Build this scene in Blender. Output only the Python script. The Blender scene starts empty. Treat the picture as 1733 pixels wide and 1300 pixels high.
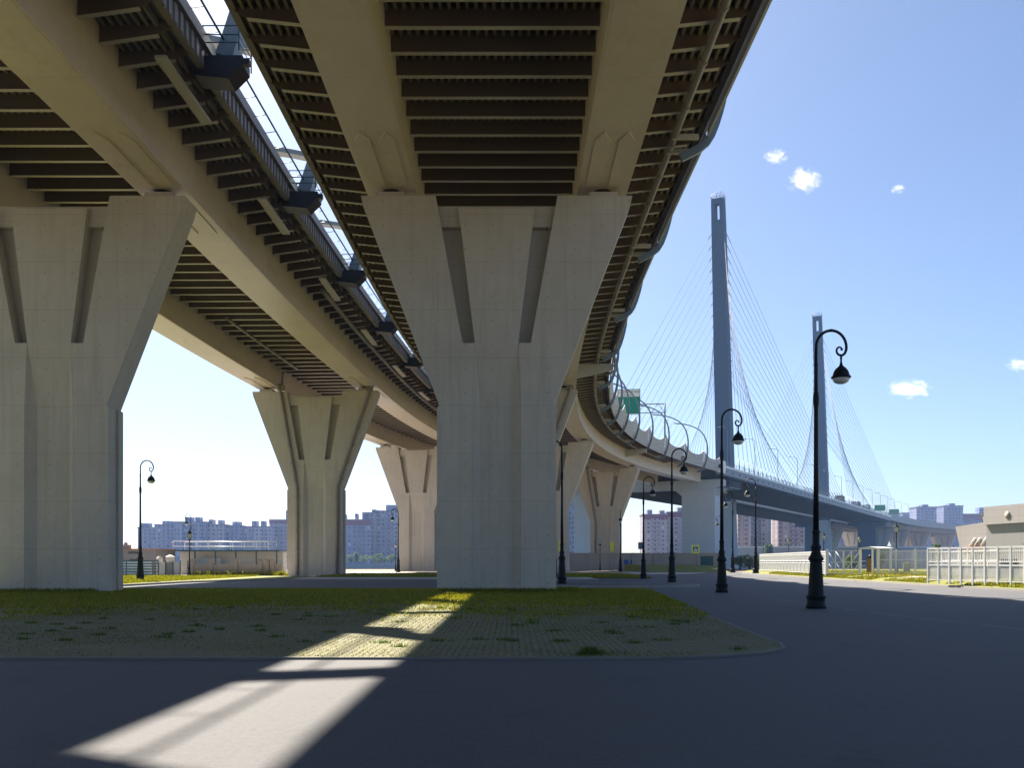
import bpy, math, random
import numpy as np
from mathutils import Vector, Matrix
R = math.radians
rnd = random.Random(7)
npr = np.random.default_rng(7)
SC = bpy.context.scene
COL = SC.collection

# ------------------------------------------------------------------ camera, sky, sun, exposure
FPX, CU, HZ, EYE = 1600.0, 866.5, 951.0, 1.6          # photo pixels (1733 wide), horizon row, eye height
cam = bpy.data.cameras.new('camera'); camo = bpy.data.objects.new('camera', cam); COL.objects.link(camo)
cam.sensor_fit = 'HORIZONTAL'; cam.sensor_width = 36.0; cam.lens = FPX / 1733 * 36
cam.shift_y = (HZ - 650) / 1733; cam.clip_end = 20000; cam.clip_start = 0.1
camo.location = (0, 0, EYE); camo.rotation_euler = (R(90), 0, 0)
SC.camera = camo
SUNV = Vector((-9.2, 20.5, 23.0)).normalized()
SUN_EL = math.asin(SUNV.z); SUN_AZ = math.atan2(SUNV.x, SUNV.y)
W = bpy.data.worlds.new("World"); SC.world = W; W.use_nodes = True
wn = W.node_tree; bg = wn.nodes['Background']
sky = wn.nodes.new('ShaderNodeTexSky'); sky.sky_type = 'NISHITA'; sky.sun_disc = False
sky.sun_elevation = SUN_EL; sky.sun_rotation = SUN_AZ; sky.altitude = 10
sky.air_density = 0.75; sky.dust_density = 1.0; sky.ozone_density = 3.6
wn.links.new(sky.outputs[0], bg.inputs[0]); bg.inputs[1].default_value = 0.05
sl = bpy.data.lights.new('sun', 'SUN'); sl.energy = 5.0; sl.angle = R(0.53); sl.color = (1.0, 0.89, 0.75)
so = bpy.data.objects.new('sun', sl); COL.objects.link(so)
so.rotation_euler = (-SUNV).to_track_quat('-Z', 'Y').to_euler(); so.location = SUNV * 300
SC.view_settings.view_transform = 'Standard'; SC.view_settings.look = 'None'
SC.view_settings.exposure = 1.8; SC.view_settings.gamma = 1.0
SC.render.engine = 'CYCLES'
SC.cycles.use_denoising = True
SC.cycles.max_bounces = 8; SC.cycles.diffuse_bounces = 5; SC.cycles.volume_bounces = 3
SC.cycles.transparent_max_bounces = 8; SC.cycles.caustics_reflective = False; SC.cycles.caustics_refractive = False
SC.cycles.use_adaptive_sampling = True; SC.cycles.adaptive_threshold = 0.012

# ------------------------------------------------------------------ materials
MATS = {}
def newmat(name):
    m = bpy.data.materials.new(name); m.use_nodes = True; MATS[name] = m
    nt = m.node_tree; return m, nt, nt.nodes['Principled BSDF']
def N(nt, t, **kw):
    n = nt.nodes.new(t)
    for k, v in kw.items(): setattr(n, k, v)
    return n
def L(nt, a, b): nt.links.new(a, b)
def coords(nt, scale=(1, 1, 1), rot=(0, 0, 0), kind='Object'):
    tc = N(nt, 'ShaderNodeTexCoord'); mp = N(nt, 'ShaderNodeMapping')
    mp.inputs['Scale'].default_value = scale; mp.inputs['Rotation'].default_value = rot
    L(nt, tc.outputs[kind], mp.inputs[0]); return mp.outputs[0]
def noise(nt, vec, scale, detail=4, rough=.55, dist=0):
    n = N(nt, 'ShaderNodeTexNoise'); n.inputs['Scale'].default_value = scale
    n.inputs['Detail'].default_value = detail; n.inputs['Roughness'].default_value = rough
    n.inputs['Distortion'].default_value = dist
    L(nt, vec, n.inputs['Vector']); return n.outputs['Fac']
def ramp(nt, fac, stops):
    r = N(nt, 'ShaderNodeValToRGB'); e = r.color_ramp.elements
    while len(e) < len(stops): e.new(.5)
    for i, (p, c) in enumerate(stops):
        e[i].position = p; e[i].color = (*c, 1) if len(c) == 3 else c
    L(nt, fac, r.inputs[0]); return r.outputs[0]
def mix(nt, fac, a, b, mode='MIX'):
    m = N(nt, 'ShaderNodeMix', data_type='RGBA', blend_type=mode)
    for s, v in ((0, fac), (6, a), (7, b)):
        if hasattr(v, 'is_linked'): L(nt, v, m.inputs[s])
        elif s == 0: m.inputs[0].default_value = v
        else: m.inputs[s].default_value = (*v, 1)
    return m.outputs[2]
def math_(nt, op, a, b=None):
    m = N(nt, 'ShaderNodeMath', operation=op)
    for i, v in enumerate((a, b)):
        if v is None: continue
        if hasattr(v, 'is_linked'): L(nt, v, m.inputs[i])
        else: m.inputs[i].default_value = v
    return m.outputs[0]
def bump(nt, b, h, strength=.3, dist=.02):
    n = N(nt, 'ShaderNodeBump'); n.inputs['Strength'].default_value = strength; n.inputs['Distance'].default_value = dist
    L(nt, h, n.inputs['Height']); L(nt, n.outputs[0], b.inputs['Normal'])

def weathered(name, c, var=.16, rough=.75, seams=None, streak=.25, stain=.0, metal=0.0, spec=.5, bumpy=.2):
    """paint / concrete: blotches at three sizes, vertical weather streaks, optional form-work seams every n metres"""
    m, nt, b = newmat(name)
    v = coords(nt)
    big = noise(nt, v, .22, 5, .6); mid = noise(nt, v, 1.7, 5, .65); fine = noise(nt, v, 28, 3, .7)
    lo = tuple(x * (1 - var) for x in c); hi = tuple(min(1, x * (1 + var)) for x in c)
    col = mix(nt, ramp(nt, big, [(.3, (0, 0, 0)), (.7, (1, 1, 1))]), lo, hi)
    col = mix(nt, .55, col, mix(nt, mid, lo, hi))
    st = noise(nt, coords(nt, (3.0, 3.0, .12)), 1.3, 4, .6)
    col = mix(nt, math_(nt, 'MULTIPLY', ramp(nt, st, [(.5, (0, 0, 0)), (.78, (1, 1, 1))]), streak), col, tuple(x * .6 for x in c))
    if stain:
        s2 = noise(nt, coords(nt, (1, .35, 1)), .9, 5, .7, 1.2)
        col = mix(nt, math_(nt, 'MULTIPLY', ramp(nt, s2, [(.56, (0, 0, 0)), (.72, (1, 1, 1))]), stain), col, (c[0] * .55, c[1] * .47, c[2] * .36))
    col = mix(nt, math_(nt, 'MULTIPLY', fine, .22), col, tuple(x * .7 for x in c))
    if seams:
        sx = N(nt, 'ShaderNodeSeparateXYZ'); L(nt, v, sx.inputs[0])
        fr = None
        for ax, per in seams:
            a = math_(nt, 'PINGPONG', math_(nt, 'ADD', sx.outputs[ax], 500.0), per / 2)
            a = math_(nt, 'LESS_THAN', a, .012)
            fr = a if fr is None else math_(nt, 'MAXIMUM', fr, a)
        col = mix(nt, math_(nt, 'MULTIPLY', fr, .45), col, tuple(x * .45 for x in c))
    if name == 'pier_concrete':                           # formwork tie holes
        tx = math_(nt, 'PINGPONG', math_(nt, 'ADD', sx.outputs[0], 500.0), .7); tz = math_(nt, 'PINGPONG', math_(nt, 'ADD', sx.outputs[2], 500.55), .6125)
        hole = math_(nt, 'LESS_THAN', math_(nt, 'ADD', math_(nt, 'MULTIPLY', tx, tx), math_(nt, 'MULTIPLY', tz, tz)), .0014)
        col = mix(nt, math_(nt, 'MULTIPLY', hole, .55), col, (.12, .11, .10))
    L(nt, col, b.inputs['Base Color']); b.inputs['Roughness'].default_value = rough
    b.inputs['Metallic'].default_value = metal; b.inputs['Specular IOR Level'].default_value = spec
    if bumpy: bump(nt, b, math_(nt, 'ADD', fine, mid), bumpy, .01)
    return m
def plain(name, c, rough=.5, metal=0.0, var=.1, scale=3.0):
    m, nt, b = newmat(name)
    f = noise(nt, coords(nt), scale, 4, .6)
    L(nt, mix(nt, f, tuple(x * (1 - var) for x in c), tuple(min(1, x * (1 + var)) for x in c)), b.inputs['Base Color'])
    b.inputs['Roughness'].default_value = rough; b.inputs['Metallic'].default_value = metal
    return m

concrete = weathered('pier_concrete', (.53, .485, .42), .2, .85, seams=((2, 2.45),), streak=.45)
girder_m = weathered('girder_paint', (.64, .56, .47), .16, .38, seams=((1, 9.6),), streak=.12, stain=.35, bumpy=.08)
beam_m = weathered('web_shade_paint', (.17, .125, .085), .10, .6, streak=.1, bumpy=.05)  # beam webs: shade put into the colour, flanges kept lighter
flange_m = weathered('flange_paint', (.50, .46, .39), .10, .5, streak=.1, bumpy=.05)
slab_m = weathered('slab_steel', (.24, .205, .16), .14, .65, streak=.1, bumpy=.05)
pipe_m = weathered('pipe_steel', (.25, .22, .19), .15, .5, streak=.3)
screen_m = weathered('screen_panel', (.48, .48, .47), .06, .45, streak=.1, bumpy=.03)
arch_m = plain('arch_steel', (.17, .205, .23), .4, .2)
rail_m = plain('rail_green', (.02, .07, .075), .4, .3)
dark_m = plain('platform_steel', (.022, .02, .022), .5, .2)
iron_m = plain('cast_iron', (.006, .008, .008), .6, .4, .3)
white_m = plain('white_paint', (.78, .78, .77), .4)
cable_m = plain('cable_sheath', (.24, .26, .29), .8)
cable_m.node_tree.nodes['Principled BSDF'].inputs['Specular IOR Level'].default_value = .15
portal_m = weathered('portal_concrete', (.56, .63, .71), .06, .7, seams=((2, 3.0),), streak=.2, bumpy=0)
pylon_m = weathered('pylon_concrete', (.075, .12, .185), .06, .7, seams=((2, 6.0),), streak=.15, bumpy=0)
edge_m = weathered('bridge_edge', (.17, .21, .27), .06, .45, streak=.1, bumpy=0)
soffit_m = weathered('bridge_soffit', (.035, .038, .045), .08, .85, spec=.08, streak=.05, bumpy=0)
kerb_m = weathered('kerb_stone', (.33, .32, .30), .12, .85, seams=((0, 1.0), (1, 1.0)), streak=.1)
stone2_m = weathered('left_wall_stone', (.25, .215, .18), .16, .85, streak=.35, seams=((2, .6),))
stone_m = weathered('wall_stone', (.38, .345, .30), .14, .85, streak=.25, seams=((2, .6),))
shed_m = weathered('shed_wall', (.20, .19, .185), .1, .8, streak=.3)
cream_m = weathered('cream_wall', (.58, .55, .50), .08, .7, streak=.2)
blank_m = weathered('pale_cladding', (.42, .40, .40), .05, .5, seams=((0, 1.2), (2, .6)), streak=.1, bumpy=0)
grey_m = weathered('grey_cladding', (.33, .33, .34), .06, .5, seams=((0, 1.2),), streak=.1, bumpy=0)
rust_m = plain('rust_band', (.30, .13, .06), .6)
win_m = plain('dark_glass', (.03, .035, .04), .12)
green_m = plain('sign_green', (.0, .22, .14), .4)
yellow_m = plain('sign_yellow', (.75, .80, .02), .4)
blue_m = plain('sign_blue', (.01, .06, .30), .4)
black_m = plain('black_paint', (.015, .015, .018), .5)
brick_m = weathered('brick_post', (.34, .17, .09), .2, .85, seams=((2, .22),))
tyre_m = plain('rubber', (.02, .02, .02), .8)

def glassmat(name, c, alpha):
    m, nt, b = newmat(name)
    b.inputs['Base Color'].default_value = (*c, 1); b.inputs['Roughness'].default_value = .25
    b.inputs['Alpha'].default_value = alpha
    return m
lampglass_m = plain('lamp_glass', (.55, .56, .55), .15)
fence_mesh_m = glassmat('fence_mesh', (.62, .64, .62), .5)
glazing_m = glassmat('glazing', (.35, .45, .5), .6)

def asphalt():
    m, nt, b = newmat('asphalt')
    v = coords(nt)
    big = noise(nt, v, .09, 5, .6); mid = noise(nt, v, .9, 5, .65); fine = noise(nt, v, 60, 2, .8); mf = noise(nt, v, 14, 4, .7)
    lane = noise(nt, coords(nt, (.04, 1.2, 1)), .8, 4, .6)
    col = mix(nt, big, (.055, .064, .077), (.083, .095, .110))
    col = mix(nt, math_(nt, 'MULTIPLY', mid, .5), col, (.085, .082, .08))
    col = mix(nt, math_(nt, 'MULTIPLY', ramp(nt, lane, [(.45, (0, 0, 0)), (.7, (1, 1, 1))]), .3), col, (.075, .072, .07))
    col = mix(nt, math_(nt, 'MULTIPLY', ramp(nt, fine, [(.35, (0, 0, 0)), (.75, (1, 1, 1))]), .5), col, (.16, .16, .17))
    col = mix(nt, math_(nt, 'MULTIPLY', ramp(nt, mf, [(.3, (1, 1, 1)), (.52, (0, 0, 0))]), .55), col, (.045, .045, .048))
    vo = N(nt, 'ShaderNodeTexVoronoi', feature='DISTANCE_TO_EDGE'); vo.inputs['Scale'].default_value = .12
    wv = N(nt, 'ShaderNodeVectorMath', operation='ADD'); nz = N(nt, 'ShaderNodeTexNoise'); nz.inputs['Scale'].default_value = 1.1
    nz.inputs['Detail'].default_value = 5
    L(nt, v, nz.inputs['Vector']); L(nt, v, wv.inputs[0]); L(nt, nz.outputs['Color'], wv.inputs[1]); L(nt, wv.outputs[0], vo.inputs['Vector'])
    cr = math_(nt, 'MULTIPLY', math_(nt, 'LESS_THAN', vo.outputs['Distance'], .0010), .18)
    col = mix(nt, cr, col, (.03, .03, .03))
    st = noise(nt, v, .45, 6, .75, .8)
    col = mix(nt, math_(nt, 'MULTIPLY', ramp(nt, st, [(.56, (0, 0, 0)), (.68, (1, 1, 1))]), .5), col, (.042, .046, .055))
    st2 = noise(nt, coords(nt, (.5, .06, 1)), 1.6, 5, .7, .3)
    col = mix(nt, math_(nt, 'MULTIPLY', ramp(nt, st2, [(.56, (0, 0, 0)), (.74, (1, 1, 1))]), .4), col, (.115, .118, .125))
    L(nt, col, b.inputs['Base Color']); b.inputs['Roughness'].default_value = .82
    b.inputs['Specular IOR Level'].default_value = .35
    bump(nt, b, math_(nt, 'ADD', fine, mf), .5, .008)
    return m
asphalt_m = asphalt()

def grassmat(name, a, b_, c, scale=1.0):
    m, nt, b = newmat(name)
    v = coords(nt)
    n1 = noise(nt, v, .35 * scale, 5, .65); n2 = noise(nt, v, 9 * scale, 4, .7)
    col = mix(nt, ramp(nt, n1, [(.35, (0, 0, 0)), (.65, (1, 1, 1))]), a, b_)
    col = mix(nt, math_(nt, 'MULTIPLY', n2, .8), col, c)
    L(nt, col, b.inputs['Base Color']); b.inputs['Roughness'].default_value = .9
    bump(nt, b, n2, .8, .06)
    return m
lawn_m = grassmat('lawn', (.15, .17, .012), (.24, .21, .018), (.07, .11, .015))
earth_m = grassmat('earth', (.24, .19, .13), (.33, .27, .20), (.15, .13, .06), .6)
path_m = weathered('path_concrete', (.40, .37, .33), .12, .85, streak=0)
sand_m = grassmat('bare_soil', (.40, .32, .25), (.45, .37, .29), (.30, .24, .17))

def pavermat():
    m, nt, b = newmat('grass_paver')
    v = coords(nt)
    br = N(nt, 'ShaderNodeTexBrick'); br.offset = .5
    mp = coords(nt, (1, 1, 1), (0, 0, R(90)))
    L(nt, mp, br.inputs['Vector'])
    br.inputs['Scale'].default_value = 1.0; br.inputs['Brick Width'].default_value = .24
    br.inputs['Row Height'].default_value = .125; br.inputs['Mortar Size'].default_value = .021
    br.inputs['Mortar Smooth'].default_value = .25; br.inputs['Bias'].default_value = -.2
    br.inputs['Color1'].default_value = (.17, .16, .14, 1); br.inputs['Color2'].default_value = (.24, .225, .20, 1)
    br.inputs['Mortar'].default_value = (.0, .0, .0, 1)
    fine = noise(nt, v, 30, 3, .7); n1 = noise(nt, v, .35, 5, .65, .4); n2 = noise(nt, v, 2.6, 4, .65); n3 = noise(nt, v, 16, 3, .7)
    stone = mix(nt, math_(nt, 'MULTIPLY', fine, .5), br.outputs['Color'], (.13, .12, .105))
    grass = mix(nt, n3, (.085, .11, .018), (.19, .185, .04))
    dry = mix(nt, math_(nt, 'MULTIPLY', n2, .5), grass, (.18, .155, .05))
    # joints always overgrown; whole stones overgrown in patches, more the farther from the road
    sx = N(nt, 'ShaderNodeSeparateXYZ'); L(nt, v, sx.inputs[0])
    far = N(nt, 'ShaderNodeMapRange'); L(nt, math_(nt, 'ADD', sx.outputs[1], math_(nt, 'MULTIPLY', n1, 12.0)), far.inputs[0])
    far.inputs[1].default_value = 26.0; far.inputs[2].default_value = 36.0
    near = N(nt, 'ShaderNodeMapRange'); L(nt, math_(nt, 'SUBTRACT', sx.outputs[1], math_(nt, 'MULTIPLY', n2, 1.6)), near.inputs[0])
    near.inputs[1].default_value = 15.4; near.inputs[2].default_value = 14.2
    left = N(nt, 'ShaderNodeMapRange'); L(nt, math_(nt, 'SUBTRACT', sx.outputs[0], math_(nt, 'MULTIPLY', n1, 7.0)), left.inputs[0])
    left.inputs[1].default_value = -3.5; left.inputs[2].default_value = -11.0; left.inputs[4].default_value = .5
    patch = ramp(nt, math_(nt, 'ADD', math_(nt, 'MULTIPLY', n2, .55), math_(nt, 'MULTIPLY', n1, .45)), [(.33, (0, 0, 0)), (.56, (1, 1, 1))])
    cover = math_(nt, 'MAXIMUM', math_(nt, 'MULTIPLY', patch, .8), math_(nt, 'MAXIMUM', far.outputs[0], math_(nt, 'MAXIMUM', near.outputs[0], left.outputs[0])))
    cover = math_(nt, 'MULTIPLY', cover, ramp(nt, n3, [(.25, (.35, .35, .35)), (.6, (1, 1, 1))]))
    tot = math_(nt, 'MAXIMUM', math_(nt, 'MULTIPLY', br.outputs['Fac'], math_(nt, 'ADD', .35, math_(nt, 'MULTIPLY', n2, 1.0))), cover)
    L(nt, mix(nt, tot, stone, dry), b.inputs['Base Color']); b.inputs['Roughness'].default_value = .9
    bump(nt, b, math_(nt, 'SUBTRACT', math_(nt, 'MULTIPLY', n3, .6), br.outputs['Fac']), .7, .03)
    return m
paver_m = pavermat()

def blademat(name, a, b_):
    m, nt, b = newmat(name)
    oi = N(nt, 'ShaderNodeAttribute'); oi.attribute_name = 'tint'
    L(nt, mix(nt, oi.outputs['Fac'], a, b_), b.inputs['Base Color']); b.inputs['Roughness'].default_value = .7
    tr = N(nt, 'ShaderNodeBsdfTranslucent'); L(nt, mix(nt, oi.outputs['Fac'], a, b_), tr.inputs[0])
    mx = N(nt, 'ShaderNodeMixShader'); mx.inputs[0].default_value = .4
    L(nt, b.outputs[0], mx.inputs[1]); L(nt, tr.outputs[0], mx.inputs[2])
    L(nt, mx.outputs[0], nt.nodes['Material Output'].inputs['Surface'])
    return m
blade_m = blademat('grass_blade', (.12, .15, .006), (.33, .29, .012))
leaf_m = blademat('leaf', (.05, .10, .03), (.14, .20, .07))

def facade(name, wall, wn_, cw=3.2, ch=2.9, ww=.42, wh=.5, stripes=.5):
    """apartment wall: brick-grid windows (object metres) with a few balcony columns"""
    m, nt, b = newmat(name)
    v = coords(nt)
    sx = N(nt, 'ShaderNodeSeparateXYZ'); L(nt, v, sx.inputs[0])
    ux = math_(nt, 'ADD', sx.outputs[0], sx.outputs[1])
    fx = math_(nt, 'FRACT', math_(nt, 'DIVIDE', math_(nt, 'ADD', ux, 300.0), cw)); fz = math_(nt, 'FRACT', math_(nt, 'DIVIDE', math_(nt, 'ADD', sx.outputs[2], 290.0), ch))
    wx = math_(nt, 'LESS_THAN', math_(nt, 'ABSOLUTE', math_(nt, 'SUBTRACT', fx, .5)), ww / 2)
    wz = math_(nt, 'LESS_THAN', math_(nt, 'ABSOLUTE', math_(nt, 'SUBTRACT', fz, .5)), wh / 2)
    win = math_(nt, 'MULTIPLY', wx, wz)
    cx = math_(nt, 'FLOOR', math_(nt, 'DIVIDE', math_(nt, 'ADD', ux, 300.0), cw)); cz = math_(nt, 'FLOOR', math_(nt, 'DIVIDE', math_(nt, 'ADD', sx.outputs[2], 290.0), ch))
    cb = N(nt, 'ShaderNodeCombineXYZ'); L(nt, cx, cb.inputs[0]); L(nt, cz, cb.inputs[1])
    wn1 = N(nt, 'ShaderNodeTexWhiteNoise', noise_dimensions='2D'); L(nt, cb.outputs[0], wn1.inputs['Vector'])
    wcol = N(nt, 'ShaderNodeTexWhiteNoise', noise_dimensions='1D'); L(nt, cx, wcol.inputs['W'])
    n1 = noise(nt, v, .08, 4, .6)
    base = mix(nt, n1, tuple(x * .85 for x in wall), wall)
    base = mix(nt, math_(nt, 'MULTIPLY', math_(nt, 'GREATER_THAN', wcol.outputs['Value'], 1 - stripes), .6), base, wn_)
    base = mix(nt, math_(nt, 'MULTIPLY', math_(nt, 'LESS_THAN', fz, .08), .35), base, tuple(x * .5 for x in wall))
    wc = ramp(nt, wn1.outputs['Value'], [(.0, (.04, .05, .07)), (.75, (.10, .12, .15)), (.9, (.25, .27, .3)), (1, (.6, .62, .65))])
    L(nt, mix(nt, win, base, wc), b.inputs['Base Color'])
    L(nt, math_(nt, 'SUBTRACT', .85, math_(nt, 'MULTIPLY', win, .6)), b.inputs['Roughness'])
    return m
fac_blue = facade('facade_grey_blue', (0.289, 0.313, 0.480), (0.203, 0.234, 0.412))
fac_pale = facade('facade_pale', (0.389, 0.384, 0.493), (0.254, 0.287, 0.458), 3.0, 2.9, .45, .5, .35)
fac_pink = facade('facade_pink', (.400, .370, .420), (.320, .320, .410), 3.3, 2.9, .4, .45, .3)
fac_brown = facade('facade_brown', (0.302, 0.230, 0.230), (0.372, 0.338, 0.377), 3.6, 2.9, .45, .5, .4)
roof_m = plain('roof_grey', (.22, .21, .24), .8)
maroon_m = plain('roof_maroon', (.20, .08, .12), .8)

def watermat():
    m, nt, b = newmat('water')
    b.inputs['Base Color'].default_value = (.03, .05, .06, 1); b.inputs['Roughness'].default_value = .08
    bump(nt, b, noise(nt, coords(nt, (1, .3, 1)), .6, 4, .6), .25, .2); return m
water_m = watermat()

# ------------------------------------------------------------------ mesh builder and tagging
class MB:
    def __init__(s): s.v = []; s.f = []; s.m = []; s.sm = []
    def add(s, verts, faces, mi=0, smooth=False):
        o = len(s.v); s.v += [tuple(x) for x in verts]
        for f in faces: s.f.append([o + i for i in f]); s.m.append(mi); s.sm.append(smooth)
    def box(s, c, d, mi=0, rz=0.0, M=None):
        x, y, z = d[0] / 2, d[1] / 2, d[2] / 2
        vs = [Vector((a * x, b * y, e * z)) for e in (-1, 1) for b in (-1, 1) for a in (-1, 1)]
        if rz: vs = [Matrix.Rotation(rz, 3, 'Z') @ q for q in vs]
        if M: vs = [M @ q for q in vs]
        s.add([q + Vector(c) for q in vs], [(0, 2, 3, 1), (4, 5, 7, 6), (0, 1, 5, 4), (2, 6, 7, 3), (0, 4, 6, 2), (1, 3, 7, 5)], mi)
    def prism(s, poly, axis_fn, t0, t1, mi=0):
        """poly: list of (a,b); axis_fn(a,b,t)->xyz"""
        n = len(poly)
        vs = [axis_fn(a, b, t0) for a, b in poly] + [axis_fn(a, b, t1) for a, b in poly]
        fs = [tuple(range(n))[::-1], tuple(range(n, 2 * n))] + [(i, (i + 1) % n, n + (i + 1) % n, n + i) for i in range(n)]
        s.add(vs, fs, mi)
    def lathe(s, prof, c=(0, 0, 0), n=16, mi=0, cap=True, smooth=True):
        o = len(s.v)
        for r, z in prof:
            for k in range(n):
                a = 2 * math.pi * k / n; s.v.append((c[0] + r * math.cos(a), c[1] + r * math.sin(a), c[2] + z))
        for j in range(len(prof) - 1):
            for k in range(n):
                s.f.append([o + j * n + k, o + j * n + (k + 1) % n, o + (j + 1) * n + (k + 1) % n, o + (j + 1) * n + k]); s.m.append(mi); s.sm.append(smooth)
        if cap:
            s.f.append([o + k for k in range(n)][::-1]); s.m.append(mi); s.sm.append(False)
            s.f.append([o + (len(prof) - 1) * n + k for k in range(n)]); s.m.append(mi); s.sm.append(False)
    def tube(s, pts, r, n=8, mi=0, smooth=True):
        pts = [Vector(p) for p in pts]; o = len(s.v); m = len(pts)
        up = None
        for i, p in enumerate(pts):
            t = (pts[min(i + 1, m - 1)] - pts[max(i - 1, 0)]).normalized()
            if up is None:
                up = Vector((0, 0, 1)) if abs(t.z) < .95 else Vector((0, 1, 0))
            a = t.cross(up)
            if a.length < 1e-4: a = t.cross(Vector((1, 0, 0)))
            a.normalize(); b = a.cross(t).normalized(); up = b
            rr = r[i] if isinstance(r, (list, tuple)) else r
            for k in range(n):
                q = 2 * math.pi * k / n; s.v.append(tuple(p + a * math.cos(q) * rr + b * math.sin(q) * rr))
        for i in range(m - 1):
            for k in range(n):
                s.f.append([o + i * n + k, o + (i + 1) * n + k, o + (i + 1) * n + (k + 1) % n, o + i * n + (k + 1) % n]); s.m.append(mi); s.sm.append(smooth)
        s.f.append([o + k for k in range(n)]); s.m.append(mi); s.sm.append(False)
        s.f.append([o + (m - 1) * n + k for k in range(n)][::-1]); s.m.append(mi); s.sm.append(False)
    def loft(s, rings, closed=True, caps=True, mi=0, smooth=False):
        n = len(rings[0]); o = len(s.v)
        for r in rings: s.v += [tuple(p) for p in r]
        for j in range(len(rings) - 1):
            for k in range(n if closed else n - 1):
                s.f.append([o + j * n + k, o + j * n + (k + 1) % n, o + (j + 1) * n + (k + 1) % n, o + (j + 1) * n + k]); s.m.append(mi); s.sm.append(smooth)
        if caps and closed:
            s.f.append([o + k for k in range(n)][::-1]); s.m.append(mi); s.sm.append(False)
            s.f.append([o + (len(rings) - 1) * n + k for k in range(n)]); s.m.append(mi); s.sm.append(False)
    def mesh(s, name, mats):
        me = bpy.data.meshes.new(name); me.from_pydata(s.v, [], s.f)
        for m in (mats if isinstance(mats, (list, tuple)) else [mats]): me.materials.append(m)
        me.polygons.foreach_set('material_index', s.m); me.polygons.foreach_set('use_smooth', s.sm)
        import bmesh
        bm = bmesh.new(); bm.from_mesh(me); bmesh.ops.recalc_face_normals(bm, faces=bm.faces); bm.to_mesh(me); bm.free()
        me.update(); return me
    def build(s, name, mats, parent=None, loc=(0, 0, 0), rz=0.0):
        o = bpy.data.objects.new(name, s.mesh(name, mats)); COL.objects.link(o)
        o.location = loc; o.rotation_euler = (0, 0, rz)
        if parent: o.parent = parent
        return o
def link(name, me, parent=None, loc=(0, 0, 0), rz=0.0):
    o = bpy.data.objects.new(name, me); COL.objects.link(o); o.location = loc; o.rotation_euler = (0, 0, rz)
    if parent: o.parent = parent
    return o
def tag(o, label=None, cat=None, group=None, kind=None):
    if label: o['label'] = label
    if cat: o['category'] = cat
    if group: o['group'] = group
    if kind: o['kind'] = kind
    return o
def thing(name, label, cat, loc=(0, 0, 0), rz=0.0, group=None):
    o = bpy.data.objects.new(name, None); COL.objects.link(o); o.empty_display_size = .5
    o.location = loc; o.rotation_euler = (0, 0, rz); return tag(o, label, cat, group)
def dup(src, loc, rz=0.0, label=None, scale=None):
    r = src.copy(); COL.objects.link(r); r.location = loc; r.rotation_euler = (0, 0, rz)
    if label: r['label'] = label
    if scale: r.scale = scale
    for ch in src.children:
        c = ch.copy(); COL.objects.link(c); c.parent = r
        for g in ch.children:
            d = g.copy(); COL.objects.link(d); d.parent = c
    return r
def G(u, v, z=0.0):
    """photo pixel -> point of the horizontal plane at height z"""
    Y = FPX * (EYE - z) / (v - HZ); return Vector(((u - CU) * Y / FPX, Y, z))
def AT(u, v, Y): return Vector(((u - CU) * Y / FPX, Y, EYE + (HZ - v) * Y / FPX))

# ------------------------------------------------------------------ bridge alignment
DS = .5
_s = np.arange(-70, 900, DS)
_k = np.interp(_s, [50.4, 166, 190, 243], [0, .0047, .0047, 0]) + np.interp(_s, [540, 640, 900], [0, .0018, .0018])
_t = np.cumsum(_k) * DS
_x = -0.79 + np.cumsum(np.sin(_t)) * DS; _y = -70 + np.cumsum(np.cos(_t)) * DS
def P(s, off=0.0, z=0.0):
    x = np.interp(s, _s, _x); y = np.interp(s, _s, _y); t = np.interp(s, _s, _t)
    return Vector((x + off * math.cos(t), y - off * math.sin(t), z))
def H(s): return float(np.interp(s, _s, _t))            # heading, clockwise from +Y
def offL(s): return -float(np.interp(s, [30, 60, 100, 160, 215, 290, 900], [23.1, 22.8, 21.9, 21.8, 23.6, 27.0, 27.0]))
def off0(s): return 0.0
def sweep(mb, prof, s0, s1, step, of, mi=0, smooth=False, closed=True):
    n = max(2, int(round((s1 - s0) / step)) + 1)
    mb.loft([[P(s, of(s) + a, z) for a, z in prof] for s in np.linspace(s0, s1, n)], closed, closed, mi, smooth)

S_END = 240.0                                            # viaduct | cable-stayed bridge
S_FAR = 545.0
def wb(mb, name, mats, parent):                          # world-coordinate mesh under an unrotated thing
    return mb.build(name, mats, parent, loc=tuple(-parent.location))

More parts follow.
